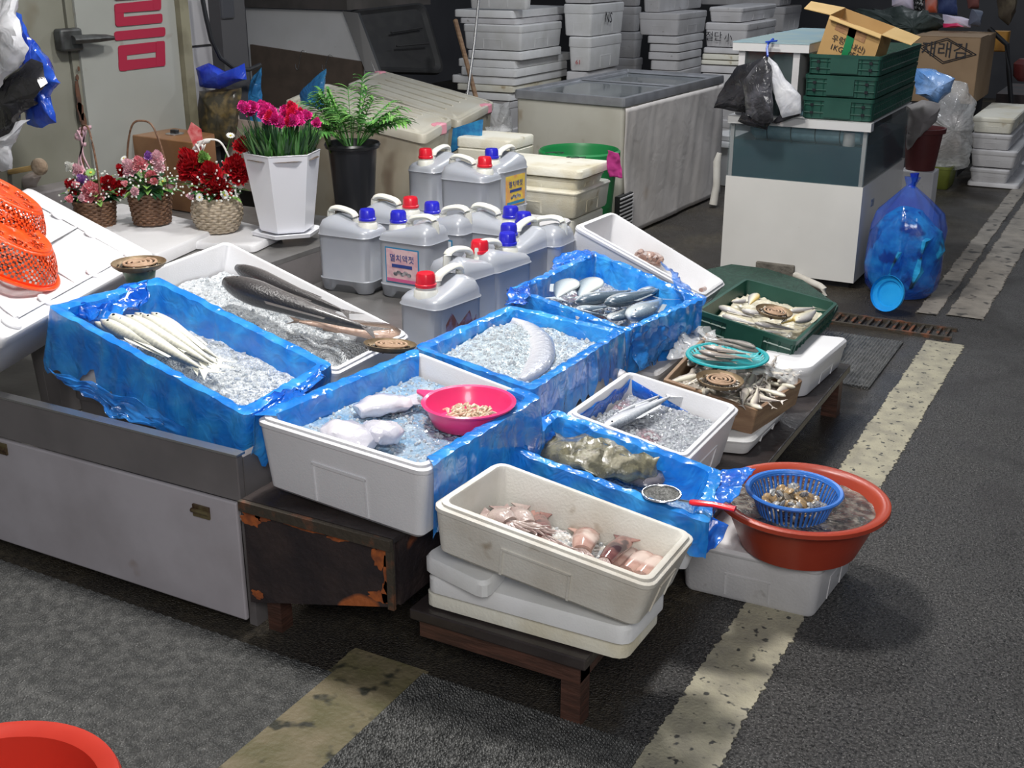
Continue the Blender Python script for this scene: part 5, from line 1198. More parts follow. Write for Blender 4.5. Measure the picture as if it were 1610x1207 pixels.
# L: anglerfish
PP = smooth_path([at(866, 700, .40), at(895, 706, .415), at(940, 716, .42), at(985, 735, .40), at(1028, 742, .385)])
n = len(PP); mb = MB(); rows = []; dv = []
for i, p in enumerate(PP):
    s = i/(n-1); wd = .085*(.35+.9*sin(pi*min(1, s*1.05+.12))**.7)*(1 if s < .85 else 1-.5*(s-.85)/.15); tdir = (PP[min(i+1, n-1)]-PP[max(i-1, 0)]).normalized(); sd = Vector((0, 0, 1)).cross(tdir).normalized()
    row = []
    for j in range(28):
        a = 2*pi*j/28; q_ = p+sd*(wd*cos(a))+Vector((0, 0, 1))*(.034*sin(a)*(1 if sin(a) > 0 else .8))
        q_ += Vector((nz(q_*28), nz(q_*28+Vector((1, 2, 3))), nz(q_*28+Vector((5, 2, 3)))))*.026; row.append(q_)
    rows.append(row)
mb.grid(rows, 0, True, True, True)
angm = mat('angler_skin', (.22, .205, .13), (.10, .095, .065), 30, .4, .6, rough=.18, coat=.8, bump=.8, bscale=40, c3=(.40, .37, .27), s3=18, lo3=.57, hi3=.70)
t = mb.build('anglerfish', angm, base=PP[n//2]); tag(t, 'slimy grey-green anglerfish lying in the blue-lined box behind the squid', 'fish')
mb = MB()
for (a, b, c_) in (((868, 706), (850, 700), .40), ((872, 698), (858, 690), .41), ((885, 695), (905, 690), .42), ((905, 694), (900, 686), .43)):
    mb.tube([at(a[0], a[1], c_-.01), at((a[0]+b[0])/2, (a[1]+b[1])/2, c_+.004), at(b[0], b[1], c_)], [.012, .009, .003], 6)
mb.build('fin', angm, t)
PP = smooth_path([at(985, 748, .37), at(1010, 757, .372), at(1032, 756, .37), at(1030, 745, .375)])
mb = MB(); mb.tube(PP, [.022]*len(PP), 10, 0, True, [.014]*len(PP)); tag(mb.build('dark_fish', mat('dark_purple_skin', (.05, .045, .055), (.16, .15, .17), 20, rough=.2, coat=.7, bump=.6, bscale=40), base=PP[0]), 'dark purple-grey scrap of fish under the anglerfish head', 'fish')
# skimmer
sk = at(1040, 778, .425)
t = thing('skimmer', 'round wire mesh skimmer with a red handle, resting across the anglerfish box', 'skimmer', sk)
mb = MB(); mb.tube([sk+Vector((.048*cos(2*pi*j/32), .048*sin(2*pi*j/32), .004)) for j in range(32)], .003, 6, closed=True); mb.build('hoop', chrome, t)
mb = MB(); holed(mb, [(.003, -.016), (.015, -.014), (.03, -.008), (.047, .003)], 40, sk); o = mb.build('mesh_bowl', mat('wire_mesh', (.42, .42, .40), (.2, .2, .19), 160, rough=.35, metal=.5, bump=1, bscale=400), t); o.modifiers.new('s', 'SOLIDIFY').thickness = .001
A, B_, C_ = at(1066, 786, .395), at(1090, 790, .42), at(1156, 800, .425)
mb = MB(); mb.tube([A, B_], .004, 6); mb.build('shaft', chrome, t)
mb = MB(); mb.tube([B_-(C_-B_)*.08, B_, B_.lerp(C_, .5)+Vector((0, 0, .003)), C_], [.008, .011, .010, .012], 10, 0, True, [.006, .008, .007, .006]); mb.build('handle', mat('red_handle', (.85, .02, .03), rough=.25, coat=.5), t)
# M: squid
sq = [mat('squid_pink', (.56, .36, .30), (.36, .18, .15), 18, .4, .6, rough=.15, coat=.8, c3=(.72, .58, .52), s3=20, lo3=.5, hi3=.65), mat('squid_dark', (.16, .06, .06), (.42, .22, .18), 9, .42, .58, rough=.12, coat=.9, c3=(.06, .03, .035), s3=16, lo3=.52, hi3=.6), mat('squid_pale', (.50, .40, .36), (.34, .24, .22), 16, .4, .6, rough=.2, coat=.8, bump=.6, bscale=40)]
def squid(h, tl, z, r_, m, label, arms=True, wob=0):
    A, B_ = at(h[0], h[1], z), at(tl[0], tl[1], z); PP = smooth_path([A, A.lerp(B_, .33)+Vector((0, 0, .006)), A.lerp(B_, .7), B_]); n = len(PP)
    mb = MB(); mb.tube(PP, [r_*(.75+.35*sin(pi*i/(n-1)*.8))*(1 if i < n*.6 else max(.12, 1-((i/n-.6)/.4)**1.6)) for i in range(n)], 14, 0, True, [r_*.62*(1 if i < n*.7 else .5) for i in range(n)])
    o = mb.build('squid', m, base=A); tag(o, label, 'squid')
    d_ = (B_-A).normalized(); sd = d_.cross(Vector((0, 0, 1))).normalized()
    f = MB(); c = A.lerp(B_, .86)+Vector((0, 0, .004))
    for s_ in (1, -1): P = [c-d_*.03+sd*s_*r_*.4, c+sd*s_*r_*1.6, c+d_*.035+sd*s_*r_*.2]; f.add(P+[p+Vector((0, 0, .003)) for p in P], [(0, 1, 2), (5, 4, 3), (0, 3, 4, 1), (1, 4, 5, 2), (2, 5, 3, 0)])
    f.build('fin', m, o, smooth=False)
    if arms:
        f = MB()
        for k in range(6):
            a = (k-2.5)*.35; P = [A+Vector((0, 0, .004)), A-d_*.025+sd*a*.03, A-d_*.05+sd*(a*.05+.015*nz((k, 1, r_*99)))+Vector((0, 0, .006*nz((k, 3, 1)))), A-d_*.065+sd*(a*.08)]
            f.tube(smooth_path(P), [.007-.0005*i for i in range(13)], 6)
        f.build('tentacles', sq[2], o)
    return o
zM = .385
squid((952, 882), (990, 842), .40, .022, sq[1], 'dark reddish squid with its pointed tip up, fifth from the left in the squid box')
squid((965, 888), (1010, 855), .37, .022, sq[0], 'pink squid just right of the dark reddish one', False)
squid((985, 898), (1035, 860), .365, .026, sq[0], 'pink squid second from the right end of the squid box', False)
squid((1008, 906), (1052, 866), .36, .026, sq[0], 'pale pink squid at the right end of the squid box', False)
squid((915, 866), (925, 832), .395, .030, sq[0], 'plump pinkish squid in the middle of the squid box')
squid((858, 846), (845, 808), .42, .021, sq[1], 'dark brown shiny squid left of the middle of the squid box')
squid((800, 822), (775, 806), .45, .030, sq[2], 'pale crumpled squid at the left end of the squid box')
squid((830, 825), (806, 800), .44, .026, sq[2], 'pale squid with curled arms, second from the left in the squid box')
# F: octopus
om = mat('octopus_skin', (.33, .20, .16), (.20, .12, .10), 16, .4, .6, rough=.15, coat=.9, bump=.3, bscale=60, c3=(.48, .34, .28), s3=22, lo3=.55, hi3=.65)
cO = at(1030, 402, .50)
mb = MB(); mb.ball(at(1020, 406, .47), .05, 12, 0, (1.3, .9, .7)); t = mb.build('octopus', om, base=cO); tag(t, 'brownish octopus with coiled arms in the narrow tipped white box', 'octopus')
for k, P in enumerate((((1000, 398), (1008, 386), (1002, 376), (1001, 372)), ((1003, 402), (1012, 392), (1018, 388), (1008, 380)), ((1010, 406), (1022, 396), (1034, 400), (1028, 408)), ((1015, 410), (1030, 402), (1040, 408), (1030, 416)), ((990, 396), (998, 388), (1010, 394), (1004, 402)), ((998, 384), (1006, 380), (1012, 386), (1004, 394)), ((1012, 400), (1002, 408), (1015, 414), (1036, 418)))):
    mb = MB(); PP = smooth_path([at(x, y, .475+.012*((k+i) % 3)) for i, (x, y) in enumerate(P)], 6); n = len(PP)
    mb.tube(PP, [.018*(1-.55*i/n) for i in range(n)], 8); mb.build('tentacle', om, t)
mb = MB(); PP = smooth_path([at(1098, 450, .37), at(1104, 444, .37), at(1110, 452, .365), at(1102, 456, .37)], 6); mb.tube(PP, [.010]*len(PP), 8); tag(mb.build('octopus_scrap', om, base=PP[0]), 'small reddish octopus scrap at the low end of the narrow white box', 'octopus')
# G: croakers
pC = fish('croaker', 1, .30, .16, croaker, .02, deep=.33)
for k, (h, tl, zh, zt, lab) in enumerate((((1130, 486), (1190, 506), .40, .385, 'yellow-bellied croaker along the near left of the green crate'), ((1165, 492), (1235, 505), .405, .39, 'yellow croaker in front of the coil dish in the green crate'), ((1150, 478), (1200, 474), .40, .395, 'grey croaker at the back left of the green crate'),
    ((1185, 512), (1255, 524), .39, .365, 'grey-backed croaker along the near edge of the green crate'), ((1240, 494), (1285, 488), .39, .375, 'yellow croaker at the right side of the green crate'), ((1250, 512), (1285, 492), .38, .37, 'silvery yellow croaker at the near right corner of the green crate'),
    ((1190, 466), (1176, 486), .41, .40, 'croaker with its pale head raised behind the coil dish'), ((1135, 500), (1200, 518), .385, .37, 'pale croaker against the near wall of the green crate'), ((1200, 522), (1240, 527), .375, .365, 'small yellow croaker below the others at the near edge'), ((1260, 500), (1222, 515), .385, .375, 'whitish croaker between the coil dish and the right corner'), ((1158, 470), (1170, 482), .40, .39, 'orange-yellow small croaker at the back of the green crate'))):
    lay(pC, h, tl, zh-.01, zt-.01, lab, None, wide=1.15)
fill('fish_bed', 'layer of overlapping croakers lining the bottom of the green crate', 'fish', qG, .055, croaker, .012, 30, t=.012)
# H: dried-looking small fish
pH = fish('small_fish', 1, .24, .14, dried, .05, deep=.33)
fill('fish_bed', 'layer of small fish lining the bottom of the wooden box', 'fish', qH, .045, dried, .012, 30, t=.02)
for k in range(46):
    u, v = .06+.88*rnd.random(), .06+.86*rnd.random()
    if k < 16: u = .62+.34*rnd.random()
    c = qH.p(u, v, .018-.03*rnd.random()); a = rnd.random()*6.3 if k % 3 else -1.9+.5*rnd.random(); L_ = .10+.04*rnd.random()
    o = copy_tree(pH) if 'sf' in used else pH; used['sf'] = 1
    o.location = c+Vector((0, 0, .002*(k % 5))); o.rotation_euler = (rnd.uniform(-.5, .5), rnd.uniform(-.2, .3), a); o.scale = (L_, L_, L_)
    tag(o, 'small pale fish in the tangled heap of the wooden box', 'fish', 'small fish heaped in the wooden box')
# teal plate with fish
pc = at(1143, 565, .418)
t = thing('teal_plate', 'round teal plastic basket tray of fish on top of the wooden box', 'tray', pc)
mb = MB(); holed(mb, [(.02, 0), (.095, .001), (.115, .006), (.124, .016)], 64, pc, skip=lambda i, j: i == 2 and j % 2); o = mb.build('tray_floor', teal, t); o.modifiers.new('s', 'SOLIDIFY').thickness = .002
mb = MB(); mb.lathe([(.122, .014), (.126, .018), (.137, .018), (.139, .014), (.134, .011)], 48, c=pc); mb.build('rim', teal, t)
pF = fish('tray_fish', 1, .24, .13, mat('fish_tray', (.6, .5, .4), ramp=[(.05, (.80, .74, .60)), (.4, (.66, .55, .44)), (.75, (.30, .26, .23)), (1, (.10, .09, .09))], rough=.28, coat=.5, bump=.15, bscale=180), .05, deep=.33)
for (h, tl, z, lab, wd) in (((1098, 556), (1185, 570), .445, 'pale fish lying along the front of the teal tray', 1.2), ((1105, 548), (1182, 562), .46, 'pale brownish fish in the middle of the teal tray', 1.0), ((1088, 562), (1160, 574), .435, 'silvery fish at the near left of the teal tray', 1.0)):
    lay(pF, h, tl, z, z-.01, lab, wide=wd)
pB = fish('dark_small_fish', 1, .18, .12, darkfish, .08, deep=.35)
lay(pB, (1192, 558), (1095, 538), .455, .46, 'dark brown fish lying across the back of the teal tray', wide=1.0)
lay(pB, (1188, 550), (1120, 534), .475, .475, 'second dark fish on top at the back of the teal tray', wide=.9)

# mosquito-coil dishes
def coil_dish(c, r_, label, M=None, green_rim=False):
    t = thing('coil_dish', label, 'coil dish', c); Mx = Matrix.Translation(c) @ (M or Matrix())
    mb = MB(); mb.lathe([(.001, 0), (.8*r_, 0), (.95*r_, .12*r_), (r_, .22*r_), (.985*r_, .24*r_), (.93*r_, .14*r_), (.78*r_, .03*r_), (.001, .03*r_)], 40, M=Mx, cap0=True, cap1=True); mb.build('dish', tin, t)
    mb = MB(); mb.lathe([(.001, .035*r_), (.70*r_, .035*r_), (.72*r_, .06*r_), (.001, .07*r_)], 32, M=Mx, cap0=True, cap1=True); bd = mb.build('burnt_bed', mat('burnt', (.03, .025, .02), (.09, .07, .05), 120, rough=.9), t)
    pts = []
    for i in range(150): a = i/149*2*pi*3.3; rr = r_*(.06+.60*i/149); pts.append(Mx @ Vector((rr*cos(a), rr*sin(a), .21*r_)))
    mb = MB(); mb.tube(pts, r_*.05, 6, rz=r_*.045); mb.build('coil', coilm, t)
    mb = MB()
    for k in range(70):
        a = rnd.random()*2*pi; rr = r_*(.45+.4*rnd.random()); s_ = r_*.05*(.5+rnd.random()); p = Mx @ Vector((rr*cos(a), rr*sin(a), .07*r_))
        mb.box((-s_*1.6, -s_*.5, -s_*.4), (s_*1.6, s_*.5, s_*.5), k % 2, Matrix.Translation(p) @ Euler((rnd.random(), rnd.random(), a+rnd.random())).to_matrix().to_4x4())
    o = mb.build('ash', [ash, mat('burnt', (.03, .025, .02), rough=.9)], t); o['kind'] = 'stuff'
coil_dish(at(219, 421, .765), .085, 'coil dish of brown incense on the far left corner of the left blue-lined box')
mb = MB(); c = at(219, 425, .75); mb.lathe([(.045, -.03), (.052, 0), (.05, .012)], 24, c=c, cap0=True, cap1=True); tag(mb.build('tin_can', mat('tin_green', (.08, .16, .10), (.2, .24, .2), 20, rough=.4, metal=.3), base=c), 'greenish tin under the incense coil dish at the far left', 'tin')
coil_dish(at(613, 549, .605), .078, 'coil dish of brown incense wedged between the long white box and the front blue-lined box', Matrix.Rotation(R(-8), 4, 'X'))
coil_dish(at(1131, 603, .420), .076, 'coil dish of brown incense on the small fish in front of the teal tray', Matrix.Rotation(R(4), 4, 'Y'))
coil_dish(at(1216, 494, .418), .070, 'coil dish of brown incense lying on the croakers in the green crate', Matrix.Rotation(R(8), 4, 'Y'))

# pink basket
kc = at(737, 634, .600); kc.z = .545
t = thing('pink_basket', 'bright pink plastic bowl with a spout handle, holding shelled seafood, in the front box', 'bowl', kc)
mb = MB(); mb.lathe([(.088, 0), (.095, .004), (.106, .03), (.113, .052), (.121, .055), (.124, .061), (.119, .064), (.112, .061), (.108, .052), (.099, .02), (.088, .008), (.001, .007)], 48, c=kc, cap0=True, cap1=True); mb.build('bowl_body', pink, t)
d_ = (at(650, 608, .605)-at(720, 625, .605)).normalized(); sd = Vector((-d_.y, d_.x, 0)); c = kc+Vector((0, 0, .058))
P = [c+d_*.110+sd*.032, c+d_*.165+sd*.008, c+d_*.172, c+d_*.165-sd*.008, c+d_*.110-sd*.032]; mb = MB(); mb.add(P+[p-Vector((0, 0, .008)) for p in P], [(0, 1, 2, 3, 4), (9, 8, 7, 6, 5)]+[(i, (i+1) % 5, 5+(i+1) % 5, 5+i) for i in range(5)]); mb.build('handle', pink, t, smooth=False, bevel=.002)
mb = MB(); rows = [[kc+Vector((.070*s*cos(2*pi*j/40)+.004, .070*s*sin(2*pi*j/40), .014+.014*(1-s)+.012*nz((s*9*cos(2*pi*j/40), s*9*sin(2*pi*j/40), 5)))) for j in range(40)] for s in (.02, .25, .5, .75, 1)]
mb.grid(rows, 0, True, True)
for k in range(60):
    a, rr = rnd.random()*6.28, .06*rnd.random()**.5; p = kc+Vector((rr*cos(a), rr*sin(a), .034-.2*rr*rr/.06)); b = rnd.random()*3
    mb.tube([p, p+Vector((.012*cos(b), .012*sin(b), .006)), p+Vector((.024*cos(b+.4), .024*sin(b+.4), 0))], [.003, .004, .002], 5)
tag(mb.build('shelled_seafood', mat('shelled', (.62, .50, .34), (.76, .68, .54), 40, rough=.3, coat=.5, bump=.5, bscale=80), base=kc), 'heap of pale shelled seafood in the pink bowl', 'seafood', kind='stuff')

# ================================================================ SAUCE JUGS
lab_pink = mat('label_pink', (.72, .50, .52), (.62, .36, .42), 30, .45, .6, rough=.4)
lab_blue = mat('label_blue', (.02, .22, .42), rough=.35)
lab_white = mat('label_white', (.70, .72, .76), (.55, .56, .6), 40, .5, .6, rough=.4)
lab_yel = mat('label_yellow', (.80, .58, .08), (.72, .36, .12), 22, .45, .6, rough=.4)
lab_brown = mat('label_brown', (.24, .09, .06), (.30, .24, .34), 26, .48, .6, rough=.35)
inkb = mat('ink_navy', (.03, .06, .25), rough=.5)
JW, JD, JH, JS = .235, .165, .27, 1.12
def jug(cap_m, s, label, lab=None, torn=False):
    """local frame: width along X, front face towards -Y, cap at the s side"""
    t = thing('sauce_jug', label, 'jug', (0, 0, 0), None)
    def ring(ins, z, notch=0, slope=0):
        pr = rrect(JW-2*ins, JD-2*ins, max(.012, .038-ins*.3), 5); out = []
        for i, a in enumerate(pr):
            b = pr[(i+1) % len(pr)]; L_ = math.hypot(b[0]-a[0], b[1]-a[1]); k = max(1, int(L_/.012))
            out += [(a[0]+(b[0]-a[0])*j/k, a[1]+(b[1]-a[1])*j/k) for j in range(k)]
        return out, z, notch, slope
    prof = [(.016, .0, 1), (.008, .006, 1), (.002, .045, .25), (.000, .050, 0), (.004, .054, 0), (.003, .20, 0), (.002, .212, 0), (-.001, .216, 0), (.003, .221, 0), (.004, .235, 0), (.014, .253, 0), (.035, .262, 0), (.06, .266, 0)]
    base_ring = ring(0, 0)[0]; n = len(base_ring); rows = []
    for ins, z, nt_ in prof:
        sx, sy = (JW-2*ins)/JW, (JD-2*ins)/JD; row = []
        for x, y in base_ring:
            zz = z
            if nt_: 
                k = max(0, 1-(abs(x)/.062)**6) if abs(y) > JD*.42 else (max(0, 1-(abs(y)/.045)**6)*.5 if abs(x) > JW*.42 else 0)
                zz += .026*k*nt_
            if z > .22: zz += (z-.22)/.046*(-.022*(s*x/JW)*1.6)
            row.append((x*sx, y*sy, zz))
        rows.append(row)
    mb = MB(); mb.grid(rows, 0, True, True, True); mb.build('jug_body', jugm, t, ang=50)
    cx = s*JW*.29
    mb = MB(); mb.lathe([(.038, .235), (.036, .258), (.029, .266), (.029, .275)], 24, c=(cx, 0, 0), cap1=True); mb.build('neck', jugh, t)
    mb = MB(); n_ = 36; rows = []
    for k, (r_, z) in enumerate([(.0300, .270), (.0325, .271), (.0325, .279), (.0300, .281), (.0290, .305), (.025, .312), (.005, .313)]):
        rows.append([Vector((cx+(r_-(.0012 if (2 < k < 5 and j % 3 == 0) else 0))*cos(2*pi*j/n_), (r_-(.0012 if (2 < k < 5 and j % 3 == 0) else 0))*sin(2*pi*j/n_), z)) for j in range(n_)])
    mb.grid(rows, 0, True, True, True); mb.build('cap', cap_m, t, ang=35)
    x0, x1 = s*JW*.08, -s*JW*.40
    P = smooth_path([Vector((x0, 0, .245)), Vector((x0-s*.002, 0, .272)), Vector((x0-s*.016, 0, .292)), Vector((x0*.4+x1*.6, 0, .304)), Vector((x1+s*.010, 0, .300)), Vector((x1, 0, .282)), Vector((x1-s*.002, 0, .245))], 4)
    mb = MB(); mb.tube(P, .0165, 10, rz=.0105); mb.build('handle', jugh, t)
    if lab:
        m1, m2, words, side = lab
        def lq(x0, x1, z0, z1, m, e, nm='label_sheet', par=t):
            mb = MB()
            if side == 'front': P = [Vector((x0, -JD/2-e, z0)), Vector((x1, -JD/2-e, z0)), Vector((x1, -JD/2-e, z1)), Vector((x0, -JD/2-e, z1))]
            else: P = [Vector((x0, -JD/2-e, z0)), Vector((x1, -JD/2-e, z0)), Vector((x1, -JD/2-e, z1)), Vector((x0, -JD/2-e, z1))]
            if torn and m is m1:
                P = [Vector((x0, -JD/2-e, z0)), Vector((x1, -JD/2-e, z0+.01)), Vector((x1-.004, -JD/2-e, z1-.03)), Vector((x1-.02, -JD/2-e, z1-.05)), Vector((x1-.035, -JD/2-e, z1-.01)), Vector((x0+.06, -JD/2-e, z1-.045)), Vector((x0+.03, -JD/2-e, z1)), Vector((x0+.002, -JD/2-e, z1-.03))]
            n = len(P); mb.add(P+[p+Vector((0, .0006, 0)) for p in P], [tuple(range(n)), tuple(range(2*n-1, n-1, -1))]+[(i, (i+1) % n, n+(i+1) % n, n+i) for i in range(n)]); return mb.build(nm, m, par, smooth=False)
        lq(-.075, .075, .062, .195, m2, -.0026, 'label_border'); lb = lq(-.070, .070, .066, .190, m1, -.0016)
        if words and not torn:
            text_mb(words, .030, frame((0, -JD/2+.0006, .155), (1, 0, 0), (0, 0, 1)), inkb, lb, 'label_text', .0004)
            mb = MB(); mb.box((-.045, -JD/2+.0004, .122), (.045, -JD/2+.0012, .134)); mb.build('label_band', inkb, lb, smooth=False)
            mb = MB()
            for k in range(5): mb.ball((-.03+.015*k, -JD/2+.001, .098+.006*(k % 2)), .010, 6, 0, (1, .05, .8))
            mb.build('label_picture', mat('label_dark', (.10, .10, .12), (.4, .38, .4), 60, rough=.5), lb)
            mb = MB(); mb.box((-.068, -JD/2+.0003, .068), (.068, -JD/2+.001, .080)); mb.build('label_stripe', lab_blue if m2 is lab_yel else mat('label_magenta', (.62, .12, .28), rough=.4), lb, smooth=False)
    return t
def jug_at(cx, cy, base, yaw, cap_m, s, label, lab=None, torn=False):
    t = jug(cap_m, s, label, lab, torn); capw = at(cx, cy, base+.313*JS); yw = R(yaw)
    off = Vector((cos(yw), sin(yw), 0))*(s*JW*.29); t.location = Vector((capw.x, capw.y, base))-off*JS; t.rotation_euler = (0, 0, yw); t.scale = (JS, JS, JS); return t
Z1 = .351; Z2 = .451
jug_at(577, 328, Z1, 2, bluecap, 1, 'leftmost grey jug of the group, with a blue cap')
jug_at(626, 331, Z1, -2, bluecap, -1, 'grey jug with a blue cap and a pink printed label on its front', (lab_pink, lab_blue, '멸치액젓', 'front'))
jug_at(645, 309, Z1, 4, redcap, 1, 'grey jug with a red cap behind the far left jug, handle at its left')
jug_at(679, 317, Z1, -2, bluecap, -1, 'grey jug with a blue cap behind the pink-labelled one, blue label on its front', (lab_white, lab_blue, '', 'front'))
jug_at(669, 428, Z1, 82, redcap, -1, 'grey jug with a red cap, nearest of all, torn brown label on its right side', (lab_brown, lab_brown, '', 'front'), True)
jug_at(754, 377, Z1, 80, redcap, 1, 'grey jug with a red cap at the front of the right row')
jug_at(798, 365, Z1, 82, bluecap, 1, 'grey jug with a blue cap, second in the right row behind the red-capped one')
jug_at(800, 351, Z1, 84, bluecap, -1, 'blue-capped grey jug third in the right row, its cap almost hidden')
jug_at(823, 333, Z1, 0, bluecap, -1, 'rightmost grey jug of the group, blue cap, beside the dirty foam boxes')
jug_at(803, 324, Z1, 0, bluecap, 1, 'grey jug with a blue cap just in front of the yellow-labelled jug')
jug_at(669, 233, Z2, 84, redcap, -1, 'grey jug with a red cap leftmost of the three standing higher at the back')
jug_at(762, 246, Z2, -2, redcap, 1, 'grey jug with a red cap, middle one of the three higher at the back')
jug_at(773, 233, Z2, 84, bluecap, -1, 'grey jug with a blue cap and a yellow label, back right of the group', (lab_yel, lab_yel, '멸치액젓', 'front'))
prop('white foam box under the three rear jugs, mostly hidden', -3.32, -2.52, 4.70, 5.26, .3505, .450)

# ---------------------------------------------------------------- dirty foam boxes behind the jugs
YD = 5.5
q, h = cquad(914, 269, 283, 738, 961, YD); lidt = h
closed_box('stained yellowish foam lid with scribbles on top of the foam boxes behind the jugs', q, h, foam_yellow, None, 'foam lid', 'foam_sheet', 1)
ql = q
q, h = cquad(908, 284, 302, 745, 952, YD+.02); closed_box('shallow stained foam box under the scribbled lid, behind the jugs', q, h, foam_yellow, None, 'foam box', 'foam_box', .2)
q, h = cquad(906, 303, 346, 745, 962, YD-.02); closed_box('deep white foam box with a clean rim and stained corner, behind the jugs', q, h, foam_yellow, None, 'foam box', 'foam_box', .14)
q, h = cquad(900, 347, 420, 745, 950, YD); closed_box('lowest foam box of the pile behind the jugs, greyish', q, q.N.z-.001, foam_yellow, None, 'foam box', 'foam_box', .25)
for k, (x, y) in enumerate(((873, 240), (905, 247))):
    c = at(x, y, ql.N.z+.0015); mb = MB(); mb.tube([c+Vector((.05*cos(a*.7+k), .035*sin(a*1.1), 0)) for a in range(12)], .0015, 4); mb.build('marker_scribble', inkm, [o for o in col.objects if o.get('label', '').startswith('stained yellowish foam lid')][0])
q, h = cquad(800, 222, 238, 716, 842, 5.95); closed_box('broken yellowish foam lid further back, left of the scribbled lid', q, h, foam_yellow, None, 'foam lid', 'foam_sheet', 1)
zb = q.N.z-h-.001; q2 = Quad(*[Vector((p.x, p.y, zb)) for p in (q.L, q.B, q.R, q.N)]); closed_box('foam box standing under the broken yellowish lid, mostly hidden', q2, zb-.001, foam_yellow, None, 'foam box', 'foam_box', .2)
c = onY(905, 236, 6.1); t = thing('green_tub', 'round green plastic tub behind the scribbled lid, only its rim showing', 'tub', (c.x, c.y+.05, 0))
mb = MB(); mb.lathe([(.17, 0), (.22, c.z-.05), (.235, c.z-.045), (.235, c.z-.01), (.225, c.z), (.215, c.z-.02), (.18, .03)], 48, c=(c.x, c.y+.05, 0), cap0=True, cap1=True); mb.build('tub_body', green, t)
wing([at(0, 0, 0)*0+onY(x, y, 5.82) for x, y in ((955, 236), (972, 240), (980, 280), (957, 278))], mat('cloth_magenta', (.42, .03, .20), (.34, .02, .16), 12, rough=.8), 'magenta_cloth', 'magenta cloth hanging over the edge of the green tub by the freezer', 'cloth', .01)
bagmesh([onY(x, y, 6.6) for x, y in ((762, 200), (790, 196), (806, 204), (806, 222), (765, 222))], .10, film_clear, 'clear_wrap', 'clear plastic wrap heap behind the broken yellowish lid', 'plastic bag', .02)

# ================================================================ LEFT: LIDDED BOX WITH ORANGE COLANDERS
def lift(p, z): return at(p[0], p[1], z)
qS = Quad(at(-150, 400, .90), at(45, 296, .86), at(243, 402, .70), at(6, 535, .70))
t = foam_box('foam_box', 'large white foam box with a moulded lid at the left edge, carrying the orange colanders', 'foam box', qS, .20, foam_bright, panel=False)
l = MB(); rings(l, qS, [(-.002, .035), (-.006, .03), (-.006, .004), (.0, -.004), (.015, -.006), (.06, -.006)], .03, 4); ld = l.build('lid', foam_bright, t)
g = MB()
for (u0, v0, u1, v1) in ((.1, .12, .9, .12), (.1, .88, .9, .88), (.9, .12, .9, .88), (.1, .5, .9, .5), (.1, .12, .1, .88), (.5, .12, .5, .88)):
    g.tube([qS.p(u0+(u1-u0)*k/6, v0+(v1-v0)*k/6, -.0075) for k in range(7)], .008, 6, rz=.003)
g.build('lid_ridge', foam_bright, ld)
for (u, v) in ((.90, .30), (.90, .62), (.93, .88), (.62, .88), (.35, .88), (.92, .08)):
    c = qS.p(u, v, -.008); Mx = Matrix.Translation(c) @ Vector((0, 0, 1)).rotation_difference(qS.n).to_matrix().to_4x4(); g = MB(); g.lathe([(.012, .003), (.026, .004), (.03, 0), (.03, -.004)], 20, M=Mx, cap0=True, cap1=True); g.build('lid_boss', foam_bright, ld)
prop('foam box hidden under the high end of the big lidded box at the left edge', -3.1, -2.9, 2.4, 2.7, .312, .60, steel)  # foam prop coloured dark to imitate the shaded counter interior
def colander(c, r_, nrm, label, h=.10):
    t = thing('orange_colander', label, 'colander', c); M = Vector((0, 0, 1)).rotation_difference(nrm).to_matrix().to_4x4(); c = Vector(c)
    prof = [(r_*.97, .012), (r_*.96, .03)]+[(r_*(.95-.02*k), .03+(h-.03)*k/12) for k in range(1, 12)]+[(r_*.70, h), (r_*.64, h+.008)]
    prof = [(r_*.965-.30*r_*(k/12)**1.4, .014+(h-.014)*k/12) for k in range(13)]
    mb = MB(); holed(mb, prof, 110, c, M, skip=lambda i, j: 1 <= i <= 10 and (j+(i//1) % 2) % 2 == 0); o = mb.build('perforated_wall', orange, t); o.modifiers.new('s', 'SOLIDIFY').thickness = .002
    mb = MB(); holed(mb, [(r_*.665, h), (r_*.64, h+.003), (r_*.60, h), (r_*.54, h-.004), (r_*.48, h-.004), (r_*.42, h-.004), (r_*.36, h-.004), (r_*.3, h-.004), (.002, h-.004)], 60, c, M, skip=lambda i, j: 3 <= i <= 6 and (j+i) % 2 == 0 and j % 10 > 1); o = mb.build('perforated_base', orange, t); o.modifiers.new('s', 'SOLIDIFY').thickness = .002
    mb = MB(); pts = [c+(M @ Vector((r_*cos(2*pi*j/64), r_*sin(2*pi*j/64), .010))) for j in range(64)]; mb.tube(pts, .008, 8, closed=True, rz=.006); mb.build('rim', orange, t)
    return t
cc = qS.p(.56, .48, -.008)
c1 = at(-12, 420, .80); nS = qS.n
c1 = c1+nS*((qS.p(.5, .5, -.008)-c1).dot(nS))
colander(c1+nS*.001, .185, nS, 'bright orange plastic colander upside down on the white lid, the nearer one')
c2 = at(-30, 372, .86); c2 = c2+nS*((qS.p(.5, .5, -.008)-c2).dot(nS))
colander(c2+nS*.045, .175, (nS+Vector((-.04, .08, 0))).normalized(), 'bright orange plastic colander upside down, the further one leaning on the nearer')
# white lids under the flower baskets
slabq('foam_sheet', 'thick white foam lid under the brown flower baskets, on the steel ledge', [(100, 372), (188, 318), (345, 356), (246, 400)], .556, .055, foam_bright)
slabq('foam_sheet', 'thinner white foam lid beside the thick one, under the pale basket and the white planter', [(298, 380), (350, 340), (446, 364), (399, 386)], .535, .034, foam_bright)

